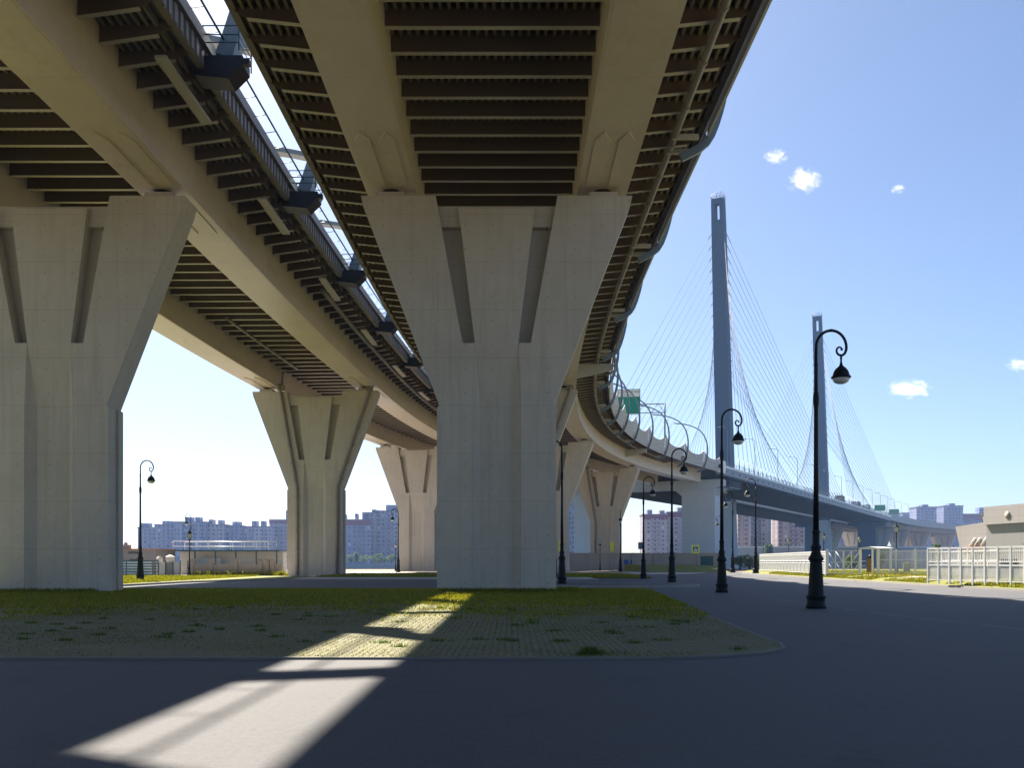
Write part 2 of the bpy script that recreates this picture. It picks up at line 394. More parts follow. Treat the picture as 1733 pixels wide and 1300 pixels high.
# ------------------------------------------------------------------ ground, roads, water
def sheet(name, poly, z, mat, label=None, kind='structure', thick=0.0):
    mb = MB(); n = len(poly)
    if thick:
        mb.prism(poly, lambda a, b, t: (a, b, t), z - thick, z)
    else:
        mb.add([(a, b, z) for a, b in poly], [tuple(range(n))])
    o = mb.build(name, mat); return tag(o, kind=kind)
def smooth_poly(pts, r=1.2, n=6):
    out = []
    m = len(pts)
    for i in range(m):
        p0, p1, p2 = Vector(pts[i - 1]), Vector(pts[i]), Vector(pts[(i + 1) % m])
        a, b = (p0 - p1), (p2 - p1); rr = min(r, a.length * .45, b.length * .45)
        A, B = p1 + a.normalized() * rr, p1 + b.normalized() * rr
        for k in range(n + 1):
            t = k / n; q = A * (1 - t) ** 2 + p1 * 2 * t * (1 - t) + B * t * t; out.append((q.x, q.y))
    return out
def inset(poly, d):
    n = len(poly); out = []
    area = sum(poly[i][0] * poly[(i + 1) % n][1] - poly[(i + 1) % n][0] * poly[i][1] for i in range(n))
    sgn = 1 if area > 0 else -1
    for i in range(n):
        p0, p1, p2 = Vector(poly[i - 1]), Vector(poly[i]), Vector(poly[(i + 1) % n])
        a = (p1 - p0); b = (p2 - p1)
        if a.length < 1e-6: a = b
        if b.length < 1e-6: b = a
        na = Vector((-a.y, a.x)).normalized(); nb = Vector((-b.y, b.x)).normalized()
        q = (na + nb)
        if q.length < 1e-5: q = na
        q.normalize(); k = d / max(.35, q.dot(na)); out.append(tuple(p1 + q * k * sgn))
    return out
def kerb_ring(name, poly, w, z0, z1, mat):
    ins = inset(poly, w); n = len(poly); mb = MB()
    mb.loft([[(*poly[i], z0), (*poly[i], z1), (*ins[i], z1), (*ins[i], z0)] for i in list(range(n)) + [0]], True, False)
    o = mb.build(name, mat); return tag(o, kind='structure')

sheet('ground', [(-900, -120), (900, -120), (900, 205), (-900, 205)], -.06, earth_m)
sheet('water', [(-2500, 190), (2500, 190), (2500, 570), (-2500, 570)], -2.5, water_m)
sheet('far_bank', [(-3500, 560), (3500, 560), (3500, 6000), (-3500, 6000)], -.4, earth_m)
mb = MB(); mb.box((0, 560, -1.5), (4000, 1.0, 3.4)); tag(mb.build('far_bank_wall', kerb_m), kind='structure')
mb = MB(); mb.box((0, 204.6, -1.2), (1500, .8, 2.6)); tag(mb.build('embankment_wall', kerb_m), kind='structure')

road_poly = [(-70, -60), (60, -60), (27.5, 20), (27.3, 62), (28.0, 82), (30.2, 116), (34, 140), (30, 142), (23, 122), (13.5, 118), (8.2, 113), (7.8, 101), (7.4, 80.2),
             (-19, 80.2), (-22.5, 77), (-24.4, 72), (-25.0, 62), (-25.3, 56), (-70, 56)]
sheet('asphalt_road', road_poly, 0.0, asphalt_m)
# pavement and lawn beyond the cross road
sheet('pavement', [(-19, 80.4), (7.3, 80.4), (7.3, 90), (-19.6, 90)], .12, path_m, thick=.25)
mb = MB()
kl = [(-25.3, 56.2), (-25.0, 62), (-24.4, 72), (-22.5, 77), (-19, 80.2), (7.4, 80.2)]
mb.loft([[(x, y, -.04), (x, y, .13), (x - .16 if y < 79 else x, y + (.12 if y < 79 else .18), .13), (x - .16 if y < 79 else x, y + (.12 if y < 79 else .18), -.04)] for x, y in kl])
tag(mb.build('kerb', kerb_m), kind='structure')
sheet('lawn_strip', [(-19.6, 90.2), (13.3, 90.2), (13.3, 113), (-9, 113), (-13, 106)], .16, lawn_m, thick=.3)
sheet('lawn_left', [(-80, 56.4), (-25.5, 56.4), (-25.2, 62), (-24.6, 72), (-22.7, 77.2), (-19.4, 80.6), (-19.8, 92), (-24, 97), (-80, 97)], .14, lawn_m, thick=.3)
sheet('footpath', [(-80, 97.2), (-24, 97.2), (-19.8, 92.2), (-13.2, 106.2), (-9, 113.2), (30, 113.4), (30, 150), (-80, 150)], -.02, path_m)
# raised lawn right of the road, with its bank and a bare patch
rl = [(27.5, 20), (27.45, 62), (28.2, 82), (30.4, 116), (34, 140)]
mb = MB()
mb.loft([[(x, y, -.05), (x + .02, y, .10), (x + 1.1, y + .1, .34), (x + 3.0, y + .2, .47), (x + 120, y + .2, .5), (x + 120, y + .2, -.06)] for x, y in rl])
tag(mb.build('lawn_right', lawn_m), kind='structure')
mb = MB()
mb.loft([[(x - .02, y, -.04), (x - .02, y, .12), (x + .16, y, .12), (x + .16, y, -.04)] for x, y in rl]); tag(mb.build('kerb', kerb_m), kind='structure')
def blob(cx, cy, rx, ry, n=26, jag=.25, seed=1):
    r_ = random.Random(seed)
    return [(cx + rx * (1 + r_.uniform(-jag, jag)) * math.cos(2 * math.pi * k / n), cy + ry * (1 + r_.uniform(-jag, jag)) * math.sin(2 * math.pi * k / n)) for k in range(n)]
mb = MB()
for cx_, cy_, rx, ry, sd in ((30.6, 64, 1.0, 7.0, 3), (30.6, 76, .8, 5.0, 4), (31.2, 55, .5, 3.0, 5)):
    pl = blob(cx_, cy_, rx, ry, seed=sd)
    def zr(x, y):
        bx = np.interp(y, [20, 62, 82, 116, 140], [27.5, 27.45, 28.2, 30.4, 34]); return float(np.interp(x - bx, [0, 1.1, 3, 120], [.1, .34, .47, .5])) + .02
    mb.add([(cx_, cy_, zr(cx_, cy_))] + [(x, y, zr(x, y)) for x, y in pl], [(0, 1 + k, 1 + (k + 1) % len(pl)) for k in range(len(pl))])
tag(mb.build('bare_soil', sand_m), kind='structure')

faded_kerb = weathered('edging_stone', (.19, .185, .18), .15, .85, streak=0)
# the block-paved lot below the spans
lot = [(-70, 15.4), (2.0, 15.4)] + [(3.4, 15.75), (4.3, 16.3), (4.95, 17.1), (5.2, 18.2), (5.25, 19.5)] + [(5.75, 28), (6.9, 42), (7.6, 52.0), (7.2, 53.6), (5.5, 54), (-70, 54)]
sheet('paved_lot', lot, .03, paver_m)
kerb_ring('kerb_edging', lot, .06, -.02, .04, faded_kerb)
# kerbed traffic island by the lamps
isl = smooth_poly([(1.6, 57.2), (9.6, 57.6), (12.4, 60.6), (11.6, 63.5), (6.3, 64.5), (5.4, 68.5), (1.6, 68.5)], 1.5)
sheet('pavement_island', inset(isl, .18), .13, asphalt_m, thick=.2)
kerb_ring('kerb', isl, .18, -.02, .15, kerb_m)
# worn road paint
mb = MB()
def stripe(a, b, w):
    a, b = Vector((*a, .004)), Vector((*b, .004)); d = (b - a).normalized(); n_ = Vector((-d.y, d.x, 0)) * w / 2
    mb.add([a - n_, b - n_, b + n_, a + n_], [(0, 1, 2, 3)])
for (u0, v0, u1, v1) in ((1395, 1025, 1450, 1034), (1470, 1036, 1540, 1045), (1556, 1047, 1640, 1056), (1660, 1058, 1733, 1066), (1300, 1013, 1340, 1019)):
    a, b = G(u0, v0), G(u1, v1); stripe((a.x, a.y), (b.x, b.y), .10)
for (u0, v0, u1, v1) in ((1345, 995, 1372, 989), (1155, 981, 1190, 980), (980, 981, 1040, 981), (575, 1000, 620, 996), (640, 1000, 680, 996), (450, 1001, 500, 997)):
    a, b = G(u0, v0), G(u1, v1); stripe((a.x, a.y), (b.x, b.y), .12)
faded = plain('road_paint', (.17, .17, .17), .8, 0, .4, 6)
tag(mb.build('road_marking', faded), kind='structure')

# a tar seam and a manhole cover in the foreground
mb = MB(); rs_ = random.Random(9); pts = []
for k in range(60):
    f = k / 59; q = G(1080 + 440 * f, 1116 + 62 * f ** 1.2); pts.append((q.x + rs_.uniform(-.03, .03), q.y + rs_.uniform(-.04, .04)))
for k in range(59):
    w_ = .012 + .012 * rs_.random(); a, b = pts[k], pts[k + 1]
    mb.add([(a[0], a[1] - w_, .004), (b[0], b[1] - w_, .004), (b[0], b[1] + w_, .004), (a[0], a[1] + w_, .004)], [(0, 1, 2, 3)])
tag(mb.build('asphalt_seam', plain('tar', (.02, .021, .024), .6)), kind='structure')

# ------------------------------------------------------------------ viaduct decks
ZG, ZB, ZS = 20.88, 23.1, 24.1                            # underside of girders, of cross beams, of slab
def ribbed(n0, n1, z, pitch=.36, w=.17, d=.27):
    pr = []; x = n0 + .2
    while x < n1 - .3:
        pr += [(x, z), (x + .02, z - d), (x + w - .02, z - d), (x + w, z)]; x += pitch
    return [(n0, z)] + pr + [(n1, z)]
def crossbeam(nl, nr, gl, gr):
    """one web with its flange across the whole deck, cantilevers tapering up to the edges; local x = across, y = along"""
    mb = MB()
    def web(x0, z0, x1, z1):
        mb.prism([(x0, ZS - .001), (x1, ZS - .001), (x1, z1), (x0, z0)], lambda a, b, t: (a, t, b), -.012, .012, 0)
        k = .02
        mb.add([(x0, -.13, z0 - k), (x1, -.13, z1 - k), (x1, .13, z1 - k), (x0, .13, z0 - k), (x0, -.13, z0), (x1, -.13, z1), (x1, .13, z1), (x0, .13, z0)],
               [(0, 1, 2, 3), (4, 7, 6, 5), (0, 4, 5, 1), (2, 6, 7, 3), (0, 3, 7, 4), (1, 5, 6, 2)], 1)
    web(nl + .75, ZB + .35, -gr_o, ZB); web(-gr_i, ZB, gr_i, ZB); web(gr_o, ZB, nr - .75, ZB + .35)
    for sx in (-1, 1):                                    # knee at the tip
        x = nl + .75 if sx < 0 else nr - .75
        mb.prism([(x, ZB + .35), (x + sx * .55, ZS - .3), (x + sx * .55, ZS - .001), (x, ZS - .001)], lambda a, b, t: (a, t, b), -.012, .012, 0)
    return mb
gr_i, gr_o = 4.32, 6.68                                  # girder webs either side of +-5.5
def viaduct(name, label, of, nl, nr, s0, s1, beams, step=4.0):
    t = thing(name, label, 'viaduct deck', P(48.3, of(48.3), 0), group='approach viaduct decks')
    mb = MB()
    rib = ribbed(nl + .3, nr - .3, ZS)
    prof = [(nl, ZS + .55), (nl, ZS - .28), (nl + .3, ZS - .28)] + rib + [(nr - .3, ZS - .28), (nr, ZS - .28), (nr, ZS + .55)]
    sweep(mb, prof, s0, s1, step, of)
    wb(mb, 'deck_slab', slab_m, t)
    for c in (-5.5, 5.5):
        mb = MB()
        sweep(mb, [(c - 1.18, ZG), (c + 1.18, ZG), (c + 1.18, ZS - .01), (c - 1.18, ZS - .01)], s0, s1, step / 2, of)
        # bottom flange lips
        sweep(mb, [(c - 1.30, ZG + .012), (c - 1.18, ZG + .012), (c - 1.18, ZG + .06), (c - 1.30, ZG + .06)], s0, s1, step, of)
        sweep(mb, [(c + 1.18, ZG + .012), (c + 1.30, ZG + .012), (c + 1.30, ZG + .06), (c + 1.18, ZG + .06)], s0, s1, step, of)
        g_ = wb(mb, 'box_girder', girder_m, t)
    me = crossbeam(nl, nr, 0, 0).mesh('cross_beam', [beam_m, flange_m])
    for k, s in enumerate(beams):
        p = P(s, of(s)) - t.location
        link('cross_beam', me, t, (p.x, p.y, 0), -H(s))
    return t
beamsM = [26.0 + 1.92 * k for k in range(98)]
beamsL = [27.2 + 1.92 * k for k in range(86)]
deckM = viaduct('viaduct_deck', 'curving steel viaduct deck straight overhead, carried by the whole central pier', off0, -10.6, 10.7, -60, S_END, beamsM)
deckL = viaduct('viaduct_deck', 'parallel steel viaduct deck on the left with service platforms along its inner edge', offL, -10.6, 9.9, -60, S_END, beamsL)
PIER_S = [48.3 + 0.5, 104.0, 150.0, 194.0]               # stations of the piers of both decks
# pointed doubler plates under the girders at each bearing, walkway light boxes
for dk, of in ((deckM, off0), (deckL, offL)):
    for s in PIER_S[:3]:
        for c in (-5.5, 5.5):
            for d in (-.56, .56):
                for sg in (-1, 1):
                    mb = MB()
                    pts = [(-.36, 0), (.36, 0), (.36, 5.2), (0, 6.1), (-.36, 5.2)]
                    poly = [P(s + sg * (.9 + b), of(s) + c + d + a) for a, b in pts]
                    zz = ZG - .06
                    mb.add([(p.x, p.y, zz) for p in poly] + [(p.x, p.y, ZG - .002) for p in poly], [tuple(range(5)), (9, 8, 7, 6, 5)] + [(i, (i + 1) % 5, 5 + (i + 1) % 5, 5 + i) for i in range(5)])
                    wb(mb, 'doubler_plate', girder_m, dk)
# drain pipes slung below the cantilevers
mb = MB(); pp = [P(s, 9.0, ZB - .02) for s in np.linspace(-20, 138, 80)]
mb.tube(pp, .17, 10)
for s in np.linspace(20, 136, 30): mb.tube([P(s - .12, 9.0, ZB - .02), P(s + .12, 9.0, ZB - .02)], .21, 10)
wb(mb, 'drain_pipe', pipe_m, deckM)
mb = MB(); mb.tube([P(s, 9.0, ZB - .02) for s in np.linspace(139, 200, 30)], .17, 8); wb(mb, 'drain_pipe', pipe_m, deckM)
mb = MB(); mb.tube([P(s, offL(s) + 8.2, ZB - .05) for s in np.linspace(74, 160, 50)], .17, 8); wb(mb, 'drain_pipe', pipe_m, deckL)
mb = MB(); mb.tube([P(s, offL(s) - 2.2, ZB - .1) for s in np.linspace(82, 103, 10)] + [P(103.3, offL(103) - 3.9, ZB - .4), P(103.3, offL(103) - 4.0, ZG)], .13, 8); wb(mb, 'drain_pipe', pipe_m, deckL)
# bracket arm with pipes sticking out below the edge at the second pier
mb = MB()
p0 = P(102.2, 6.7, 0); mb.prism([(6.7, 21.4), (10.75, 22.3), (10.75, 22.95), (6.7, 22.95)], lambda a, b, t: tuple(P(t, a, b)), 101.9, 102.4)
wb(mb, 'edge_bracket', flange_m, deckM)
mb = MB(); mb.tube([P(101.6, 10.9, 24.6), P(101.6, 10.9, 22.2), P(101.6, 10.5, 21.9), P(102.9, 10.2, 21.9), P(103.4, 9.2, 22.6)], .10, 8)
mb.tube([P(102.9, 10.9, 24.6), P(102.9, 11.0, 22.2)], .10, 8); wb(mb, 'drain_pipe', pipe_m, deckM)
mb = MB()
p0 = P(184, 6.7, 0); mb.prism([(6.7, 21.6), (10.75, 22.3), (10.75, 22.95), (6.7, 22.95)], lambda a, b, t: tuple(P(t, a, b)), 183.8, 184.3)
wb(mb, 'edge_bracket', flange_m, deckM)

# ------------------------------------------------------------------ noise barrier: C-shaped ribs and ribbed screens along the outer edge
RIB = [(9.5, 22.25), (10.8, 23.0), (11.45, 24.4), (11.85, 26.3), (11.8, 28.4), (11.2, 30.4), (10.0, 32.0), (8.1, 33.1), (6.0, 33.75), (3.8, 34.1)]
def crv(pts, n):
    """Catmull-Rom through pts"""
    out = []; P_ = [pts[0]] + list(pts) + [pts[-1]]; m = len(pts) - 1
    for j in range(n + 1):
        t = j / n * m; i = min(int(t), m - 1); f = t - i
        a, b, c, d = (Vector(P_[i + k]) for k in range(4))
        out.append(.5 * ((2 * b) + (c - a) * f + (2 * a - 5 * b + 4 * c - d) * f * f + (3 * b - a - 3 * c + d) * f ** 3))
    return out
def rib_mb(pts, s, of, w=.24, d0=.42, d1=.24, mirror=1):
    c = crv(pts, 26); rings = []
    for i, p in enumerate(c):
        t = (c[min(i + 1, 26)] - c[max(i - 1, 0)]).normalized(); nn = Vector((t.y, -t.x)); d = d0 + (d1 - d0) * min(1, i / 14)
        a, b = p - nn * d * .75, p + nn * d * .25
        rings.append([P(s - w / 2, of(s) + mirror * a.x, a.y), P(s + w / 2, of(s) + mirror * a.x, a.y), P(s + w / 2, of(s) + mirror * b.x, b.y), P(s - w / 2, of(s) + mirror * b.x, b.y)])
    mb = MB(); mb.loft(rings); return mb
ARCH_S = [48, 64.5, 81, 97, 114, 131, 145, 158, 171.5, 185, 199, 214, 229]
barM = thing('noise_barrier', 'pale ribbed noise barrier with tall hooked steel arches along the outer curve', 'noise barrier', P(48, 10.7, 22))
for s in ARCH_S: wb(rib_mb(RIB, s, off0), 'arch_rib', arch_m, barM)
def screen(parent, sa, sb, of, side, base_z, zlow, zhigh, n0):
    """longitudinally ribbed panel between two arches: foot under the edge, top sagging between the arches"""
    mb = MB(); S = np.linspace(sa + .2, sb - .2, 15); rows = 12; outer = []; inner = []
    for s in S:
        q = abs(2 * (s - sa) / (sb - sa) - 1); zt = zlow + (zhigh - zlow) * q ** 2.6
        o_, i_ = [], []
        for r in range(rows + 1):
            z = base_z + (zt - base_z) * r / rows
            b = np.interp(z, [23.3, 24.5, 26.2, 28.5], [10.86, 10.98, 11.1, 11.2])
            g = .11 if r % 2 else 0.0
            o_.append(P(s, of(s) + side * (b - g + n0), z)); i_.append(P(s, of(s) + side * (b - .12 + n0), z))
        outer.append(o_ + i_[::-1])
    mb.loft(outer, True, True); wb(mb, 'screen_panel', screen_m, parent)
for a, b in zip([30.4] + ARCH_S, ARCH_S): screen(barM, a, b, off0, 1, 23.35, 25.8, 27.5, 0.0)
screen(barM, ARCH_S[-1], 241.5, off0, 1, 23.35, 25.9, 27.0, 0.0)
for s in ARCH_S:                                          # angle frames where each rib foot meets the cantilever
    for d in (-.95, .75):
        mb = MB(); mb.prism([(8.9, 22.9), (10.2, 22.9), (10.2, 23.15), (8.9, 23.15)], lambda a, b, t: tuple(P(t, a, b)), s + d, s + d + .2)
        wb(mb, 'foot_frame', flange_m, barM)

# inner edge of the left deck: railing, platforms and its arches
barL = thing('arch_row', 'row of hooked steel arches on black platforms in the gap between both decks', 'steel arches', P(44, offL(44) + 10, 23))
plat_s = [12.1, 27.62] + [42.6 + 15.6 * k for k in range(8)]
RIBL = [(10.95, 24.4), (11.5, 26.3), (11.9, 28.3), (11.6, 30.4), (10.5, 32.0), (8.6, 33.1), (6.4, 33.75), (4.2, 34.1)]
for s in plat_s:
    wb(rib_mb(RIBL, s, offL, .95, .8, .35), 'arch_rib', arch_m, barL)
    mb = MB()
    mb.prism([(9.5, 23.5), (11.0, 23.35), (11.65, 24.0), (11.65, 24.4), (9.5, 24.4)], lambda a, b, t: tuple(P(t, offL(s) + a, b)), s - .6, s + .6)
    mb.prism([(11.65, 24.0), (11.95, 24.0), (11.95, 24.25), (11.65, 24.25)], lambda a, b, t: tuple(P(t, offL(s) + a, b)), s - .6, s - .3)
    pf = wb(mb, 'service_platform', dark_m, barL)
    mb = MB()
    for z in (24.75, 25.1, 25.5):
        mb.tube([P(s - 1.0, offL(s) + 10.0, z), P(s - 1.0, offL(s) + 11.6, z), P(s + 1.0, offL(s) + 11.6, z), P(s + 1.0, offL(s) + 10.0, z)], .028, 6, smooth=False)
    for dx, dn in ((-1, 10.0), (-1, 11.6), (1, 11.6), (1, 10.0)): mb.tube([P(s + dx, offL(s) + dn, 24.4), P(s + dx, offL(s) + dn, 25.52)], .032, 6)
    r_ = mb.build('platform_railing', rail_m, pf, loc=(0, 0, 0))
    mb = MB()
    for ds in (-1.5, 1.5):
        mb.prism([(8.6, 22.98), (9.1, 22.98), (9.1, 23.12), (8.6, 23.12)], lambda a, b, t: tuple(P(t, offL(s) + a, b)), s + ds - 1.5, s + ds + 1.5)
    wb(mb, 'platform_strut', flange_m, barL)
railL = thing('edge_railing', 'thin dark green handrail bracketed off the left deck beside the sky gap', 'railing', P(44, offL(44) + 10, 24))
mb = MB()
for dn, z, r_ in ((10.75, 25.2, .055),):
    mb.tube([P(s, offL(s) + dn, z) for s in np.linspace(22, 170, 75)], r_, 6)
wb(mb, 'handrail', rail_m, railL)
for s in np.arange(24.0, 168, 1.95):
    mb = MB(); mb.tube([P(s, offL(s) + 10.1, 25.1), P(s, offL(s) + 10.75, 25.2)], .02, 5)
    wb(mb, 'post', rail_m, railL)
# fascia ribs on the left deck's edge
mb = MB()
for s in np.arange(24, 170, .65):
    mb.prism([(9.902, 23.85), (9.98, 23.85), (9.98, 24.62), (9.902, 24.62)], lambda a, b, t: tuple(P(t, offL(s) + a, b)), s, s + .3)
sweep(mb, [(9.75, 24.66), (10.15, 24.66), (10.15, 25.2), (9.75, 25.2)], -30, 200, 4, offL)  # solid rim added and shaped to trim the sunlit strip on the ground
wb(mb, 'parapet', pipe_m, deckL)

# ------------------------------------------------------------------ piers
def pier_mb(ht=20.35):
    mb = MB(); T = .92                                    # half thickness
    knee, hw, tw = 9.6, 2.93, 6.95
    zs = 12.8
    fr = lambda a, b, t: (a, t, b)
    for sg in (-1, 1):                                    # arms and outer shaft
        poly = [(sg * 1.25, 0), (sg * 1.25, knee), (sg * 1.12, zs), (sg * 1.75, zs), (sg * 3.12, ht), (sg * tw, ht), (sg * (tw - .12), ht - .55), (sg * hw, knee), (sg * hw, 0)]
        mb.prism(poly, fr, -T, T)
        # groove in the shaft's flank is left between two proud strips
        for y in (-.62, .62):
            mb.prism([(sg * (hw + .001), 0), (sg * (hw + .12), 0), (sg * (hw + .12), knee - .1), (sg * (hw + .001), knee)], fr, y - .3, y + .3)
    # middle tongue between the slots, recessed below them with sloping flanks
    rings = []
    for z, x, d in ((ht - .65, 1.95, 0), (zs, 1.11, 0), (knee, .84, .46), (0, .84, .46)):
        xo = 1.95 if z > 19 else (1.11 if z == zs else 1.24)
        rings.append([(-xo, -T, z), (-x, -T + d, z), (x, -T + d, z), (xo, -T, z), (xo, T, z), (x, T - d, z), (-x, T - d, z), (-xo, T, z)])
    mb.loft(rings)
    # back walls of the slots and the cross beam above them
    mb.prism([(-1.70, zs), (1.70, zs), (3.0, ht - 1.5), (-3.0, ht - 1.5)], fr, -T + .78, T - .78)
    mb.prism([(-3.15, ht - 1.5), (3.15, ht - 1.5), (3.3, ht - .45), (-3.3, ht - .45)], fr, -T + .3, T - .3)
    return mb
pier_me = pier_mb().mesh('pier', concrete)
cap_m = MB()
cap_m.box((0, 0, .16), (1.45, 1.25, .32)); cap_me = cap_m.mesh('bearing_plinth', concrete)
brg = MB(); brg.lathe([(.42, .32), (.42, .40), (.34, .405), (.34, .47), (.46, .472), (.46, .53)], n=16); brg_me = brg.mesh('bearing', dark_m)
def make_pier(s, of, label, pipes=(), plates=()):
    p = P(s, of(s)); t = thing('bridge_pier', label, 'bridge pier', (p.x, p.y, 0), -H(s), 'V-armed viaduct piers')
    link('pier_body', pier_me, t)
    for c in (-5.5, 5.5):
        q = link('bearing_plinth', cap_me, t, (c, 0, 20.35)); b = link('bearing', brg_me, q, (0, 0, 0))
    for sg, x0 in pipes:
        mb = MB(); y = -1.10
        xs = 2.55 if x0 > 0 else 1.9
        top = 6.1 if x0 > 0 else 3.75
        mb.tube([(sg * top, y, 21.1), (sg * top, y, 20.2), (sg * (xs + .05), y, 9.9), (sg * xs, y, 9.2), (sg * xs, y, .1)], .17, 8)
        for z in np.arange(1, 20, 1.9):
            x = np.interp(z, [0, 9.2, 20.2], [xs, xs, top]); mb.tube([(sg * x, y, z), (sg * x, y, z + .14)], .22, 8)
        mb.build('drain_pipe', pipe_m, t)
        mb = MB(); mb.box((sg * top, -.9, 20.75), (.7, .6, .55)); mb.build('drain_hopper', pipe_m, t)
    for x, z in plates:
        mb = MB(); mb.box((x, -.965, z), (.7, .05, 2.0)); mb.build('marker_plate', yellow_m, t)
    return t
make_pier(PIER_S[0], off0, 'whole grey pier with a Y-shaped head in the middle of the picture, tallest in view')
make_pier(PIER_S[0], offL, 'large pier with a Y-shaped head cut by the left edge of the picture')
make_pier(PIER_S[1] - 1, offL, 'pier with two drain pipes between lawn and left road, sky on both sides', pipes=((-1, -1), (1, 1)))
make_pier(PIER_S[1], off0, 'pier mostly hidden right behind the large central one, pipe down its arm', pipes=((1, 1),))
make_pier(PIER_S[2], offL, 'small pier on the far lawn between the apartment blocks and the central pier')
make_pier(PIER_S[2], off0, 'small pier with a bare right arm just right of the central pier', plates=((2.0, 4.0),))
make_pier(PIER_S[3], off0, 'small stained pier with wide arms standing behind the stone wall', pipes=((-1, 0),), plates=((1.6, 4.6),))
make_pier(PIER_S[3], offL, 'small pier of the left deck hidden behind nearer piers')
# portal frame where the viaduct meets the cable-stayed bridge
ps = 246.0; pc = P(ps, 0)
pt = thing('portal_frame', 'pale concrete portal with two wide square columns under the start of the cable bridge', 'portal frame', (pc.x, pc.y, 0), -H(ps))
mb = MB()
lo = -36.5
for c in (4.8, -25.0):
    mb = MB(); mb.prism([(c - 4.2, 0), (c + 4.2, 0), (c + 4.2, 19.6), (c - 4.2, 19.6)], lambda a, b, t: (a, t, b), -2.2, 2.2)
    mb.build('column', portal_m, pt)
mb = MB(); mb.prism([(lo, 21.9), (lo, 20.2), (-29.2, 19.6), (9.0, 19.6), (10.6, 20.4), (10.6, 21.9)], lambda a, b, t: (a, t, b), -1.8, 1.8)
for c in (4.8, -25.0):
    for sg in (-1, 1): mb.prism([(c + sg * 4.2, 19.6), (c + sg * 6.4, 19.6), (c + sg * 4.2, 17.8)], lambda a, b, t: (a, t, b), -1.7, 1.7)
mb.build('cap_beam', portal_m, pt)

# ------------------------------------------------------------------ cable-stayed bridge
def cable_deck(name, label, of, s0, s1):
    t = thing(name, label, 'bridge deck', P(s0, of(s0), 0), group='cable-stayed bridge decks')
    mb = MB()
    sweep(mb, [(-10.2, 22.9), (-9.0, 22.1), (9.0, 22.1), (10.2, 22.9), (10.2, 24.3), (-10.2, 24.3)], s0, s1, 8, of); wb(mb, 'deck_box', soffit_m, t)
    mb = MB()
    for sg in (-1, 1):
        sweep(mb, [(sg * 10.2, 22.75), (sg * 10.9, 23.0), (sg * 10.9, 24.7), (sg * 10.2, 24.7)], s0, s1, 8, of)
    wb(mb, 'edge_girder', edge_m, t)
    mb = MB()
    for sg in (-1, 1):
        sweep(mb, [(sg * 10.3, 24.72), (sg * 11.05, 24.72), (sg * 11.05, 25.3), (sg * 10.3, 25.3)], s0, s1, 8, of)
    wb(mb, 'parapet', white_m, t)
    mb = MB()
    for sg in (-1, 1):
        for z in (25.75, 26.2): mb.tube([P(s, of(s) + sg * 10.9, z) for s in np.linspace(s0, s1, 60)], .05, 5)
        for s in np.arange(s0, s1, 3.0): mb.box(P(s, of(s) + sg * 10.9, 25.75), (.08, .08, .95))
    wb(mb, 'railing', rail_m, t)
    mb = MB()
    for s in np.arange(s0 + 6, s1, 6.0):
        q = P(s, of(s) + 10.95, 23.9); mb.box(q, (.12, .45, .45), rz=-H(s))
    wb(mb, 'anchor_recess', black_m, t)
    return t
cdM = cable_deck('cable_bridge_deck', 'near deck of the cable-stayed bridge with white parapet and dark underside', off0, S_END + 1, S_FAR)
cdL = cable_deck('cable_bridge_deck', 'far deck of the cable-stayed bridge seen below the near one', offL, S_END + 1, S_FAR)
mb = MB(); q = P(S_END + 2.2, 11.2, 0)                     # end block with its round hole
mb.box((q.x, q.y, 24.6), (1.2, 3.0, 2.9), rz=-H(S_END)); eb = wb(mb, 'end_block', white_m, cdM)
mb = MB(); fwd = Vector((-math.sin(H(S_END)), -math.cos(H(S_END)), 0))
mb.tube([q + Vector((0, 0, 24.7)) + fwd * 1.45, q + Vector((0, 0, 24.7)) + fwd * 1.53], .5, 16); e2 = mb.build('anchor_hole', black_m, eb)

mb = MB()                                                # inspection cage hung below the end of the near deck
for z in (20.4, 21.0, 21.6):
    mb.tube([P(249, 5.5, z), P(249, 11.2, z), P(259, 11.2, z), P(259, 5.5, z)], .06, 5, smooth=False)
for k in range(8):
    mb.tube([P(249 + 10 * k / 7, 11.2, 20.3), P(249 + 10 * k / 7, 11.2, 22.6)], .05, 5)
    mb.tube([P(249, 5.5 + 5.7 * k / 7, 20.3), P(249, 5.5 + 5.7 * k / 7, 21.7)], .05, 5)
mb.prism([(5.5, 20.2), (11.2, 20.2), (11.2, 20.32), (5.5, 20.32)], lambda a, b, t: tuple(P(t, a, b)), 249, 259)
wb(mb, 'inspection_cage', edge_m, cdM)

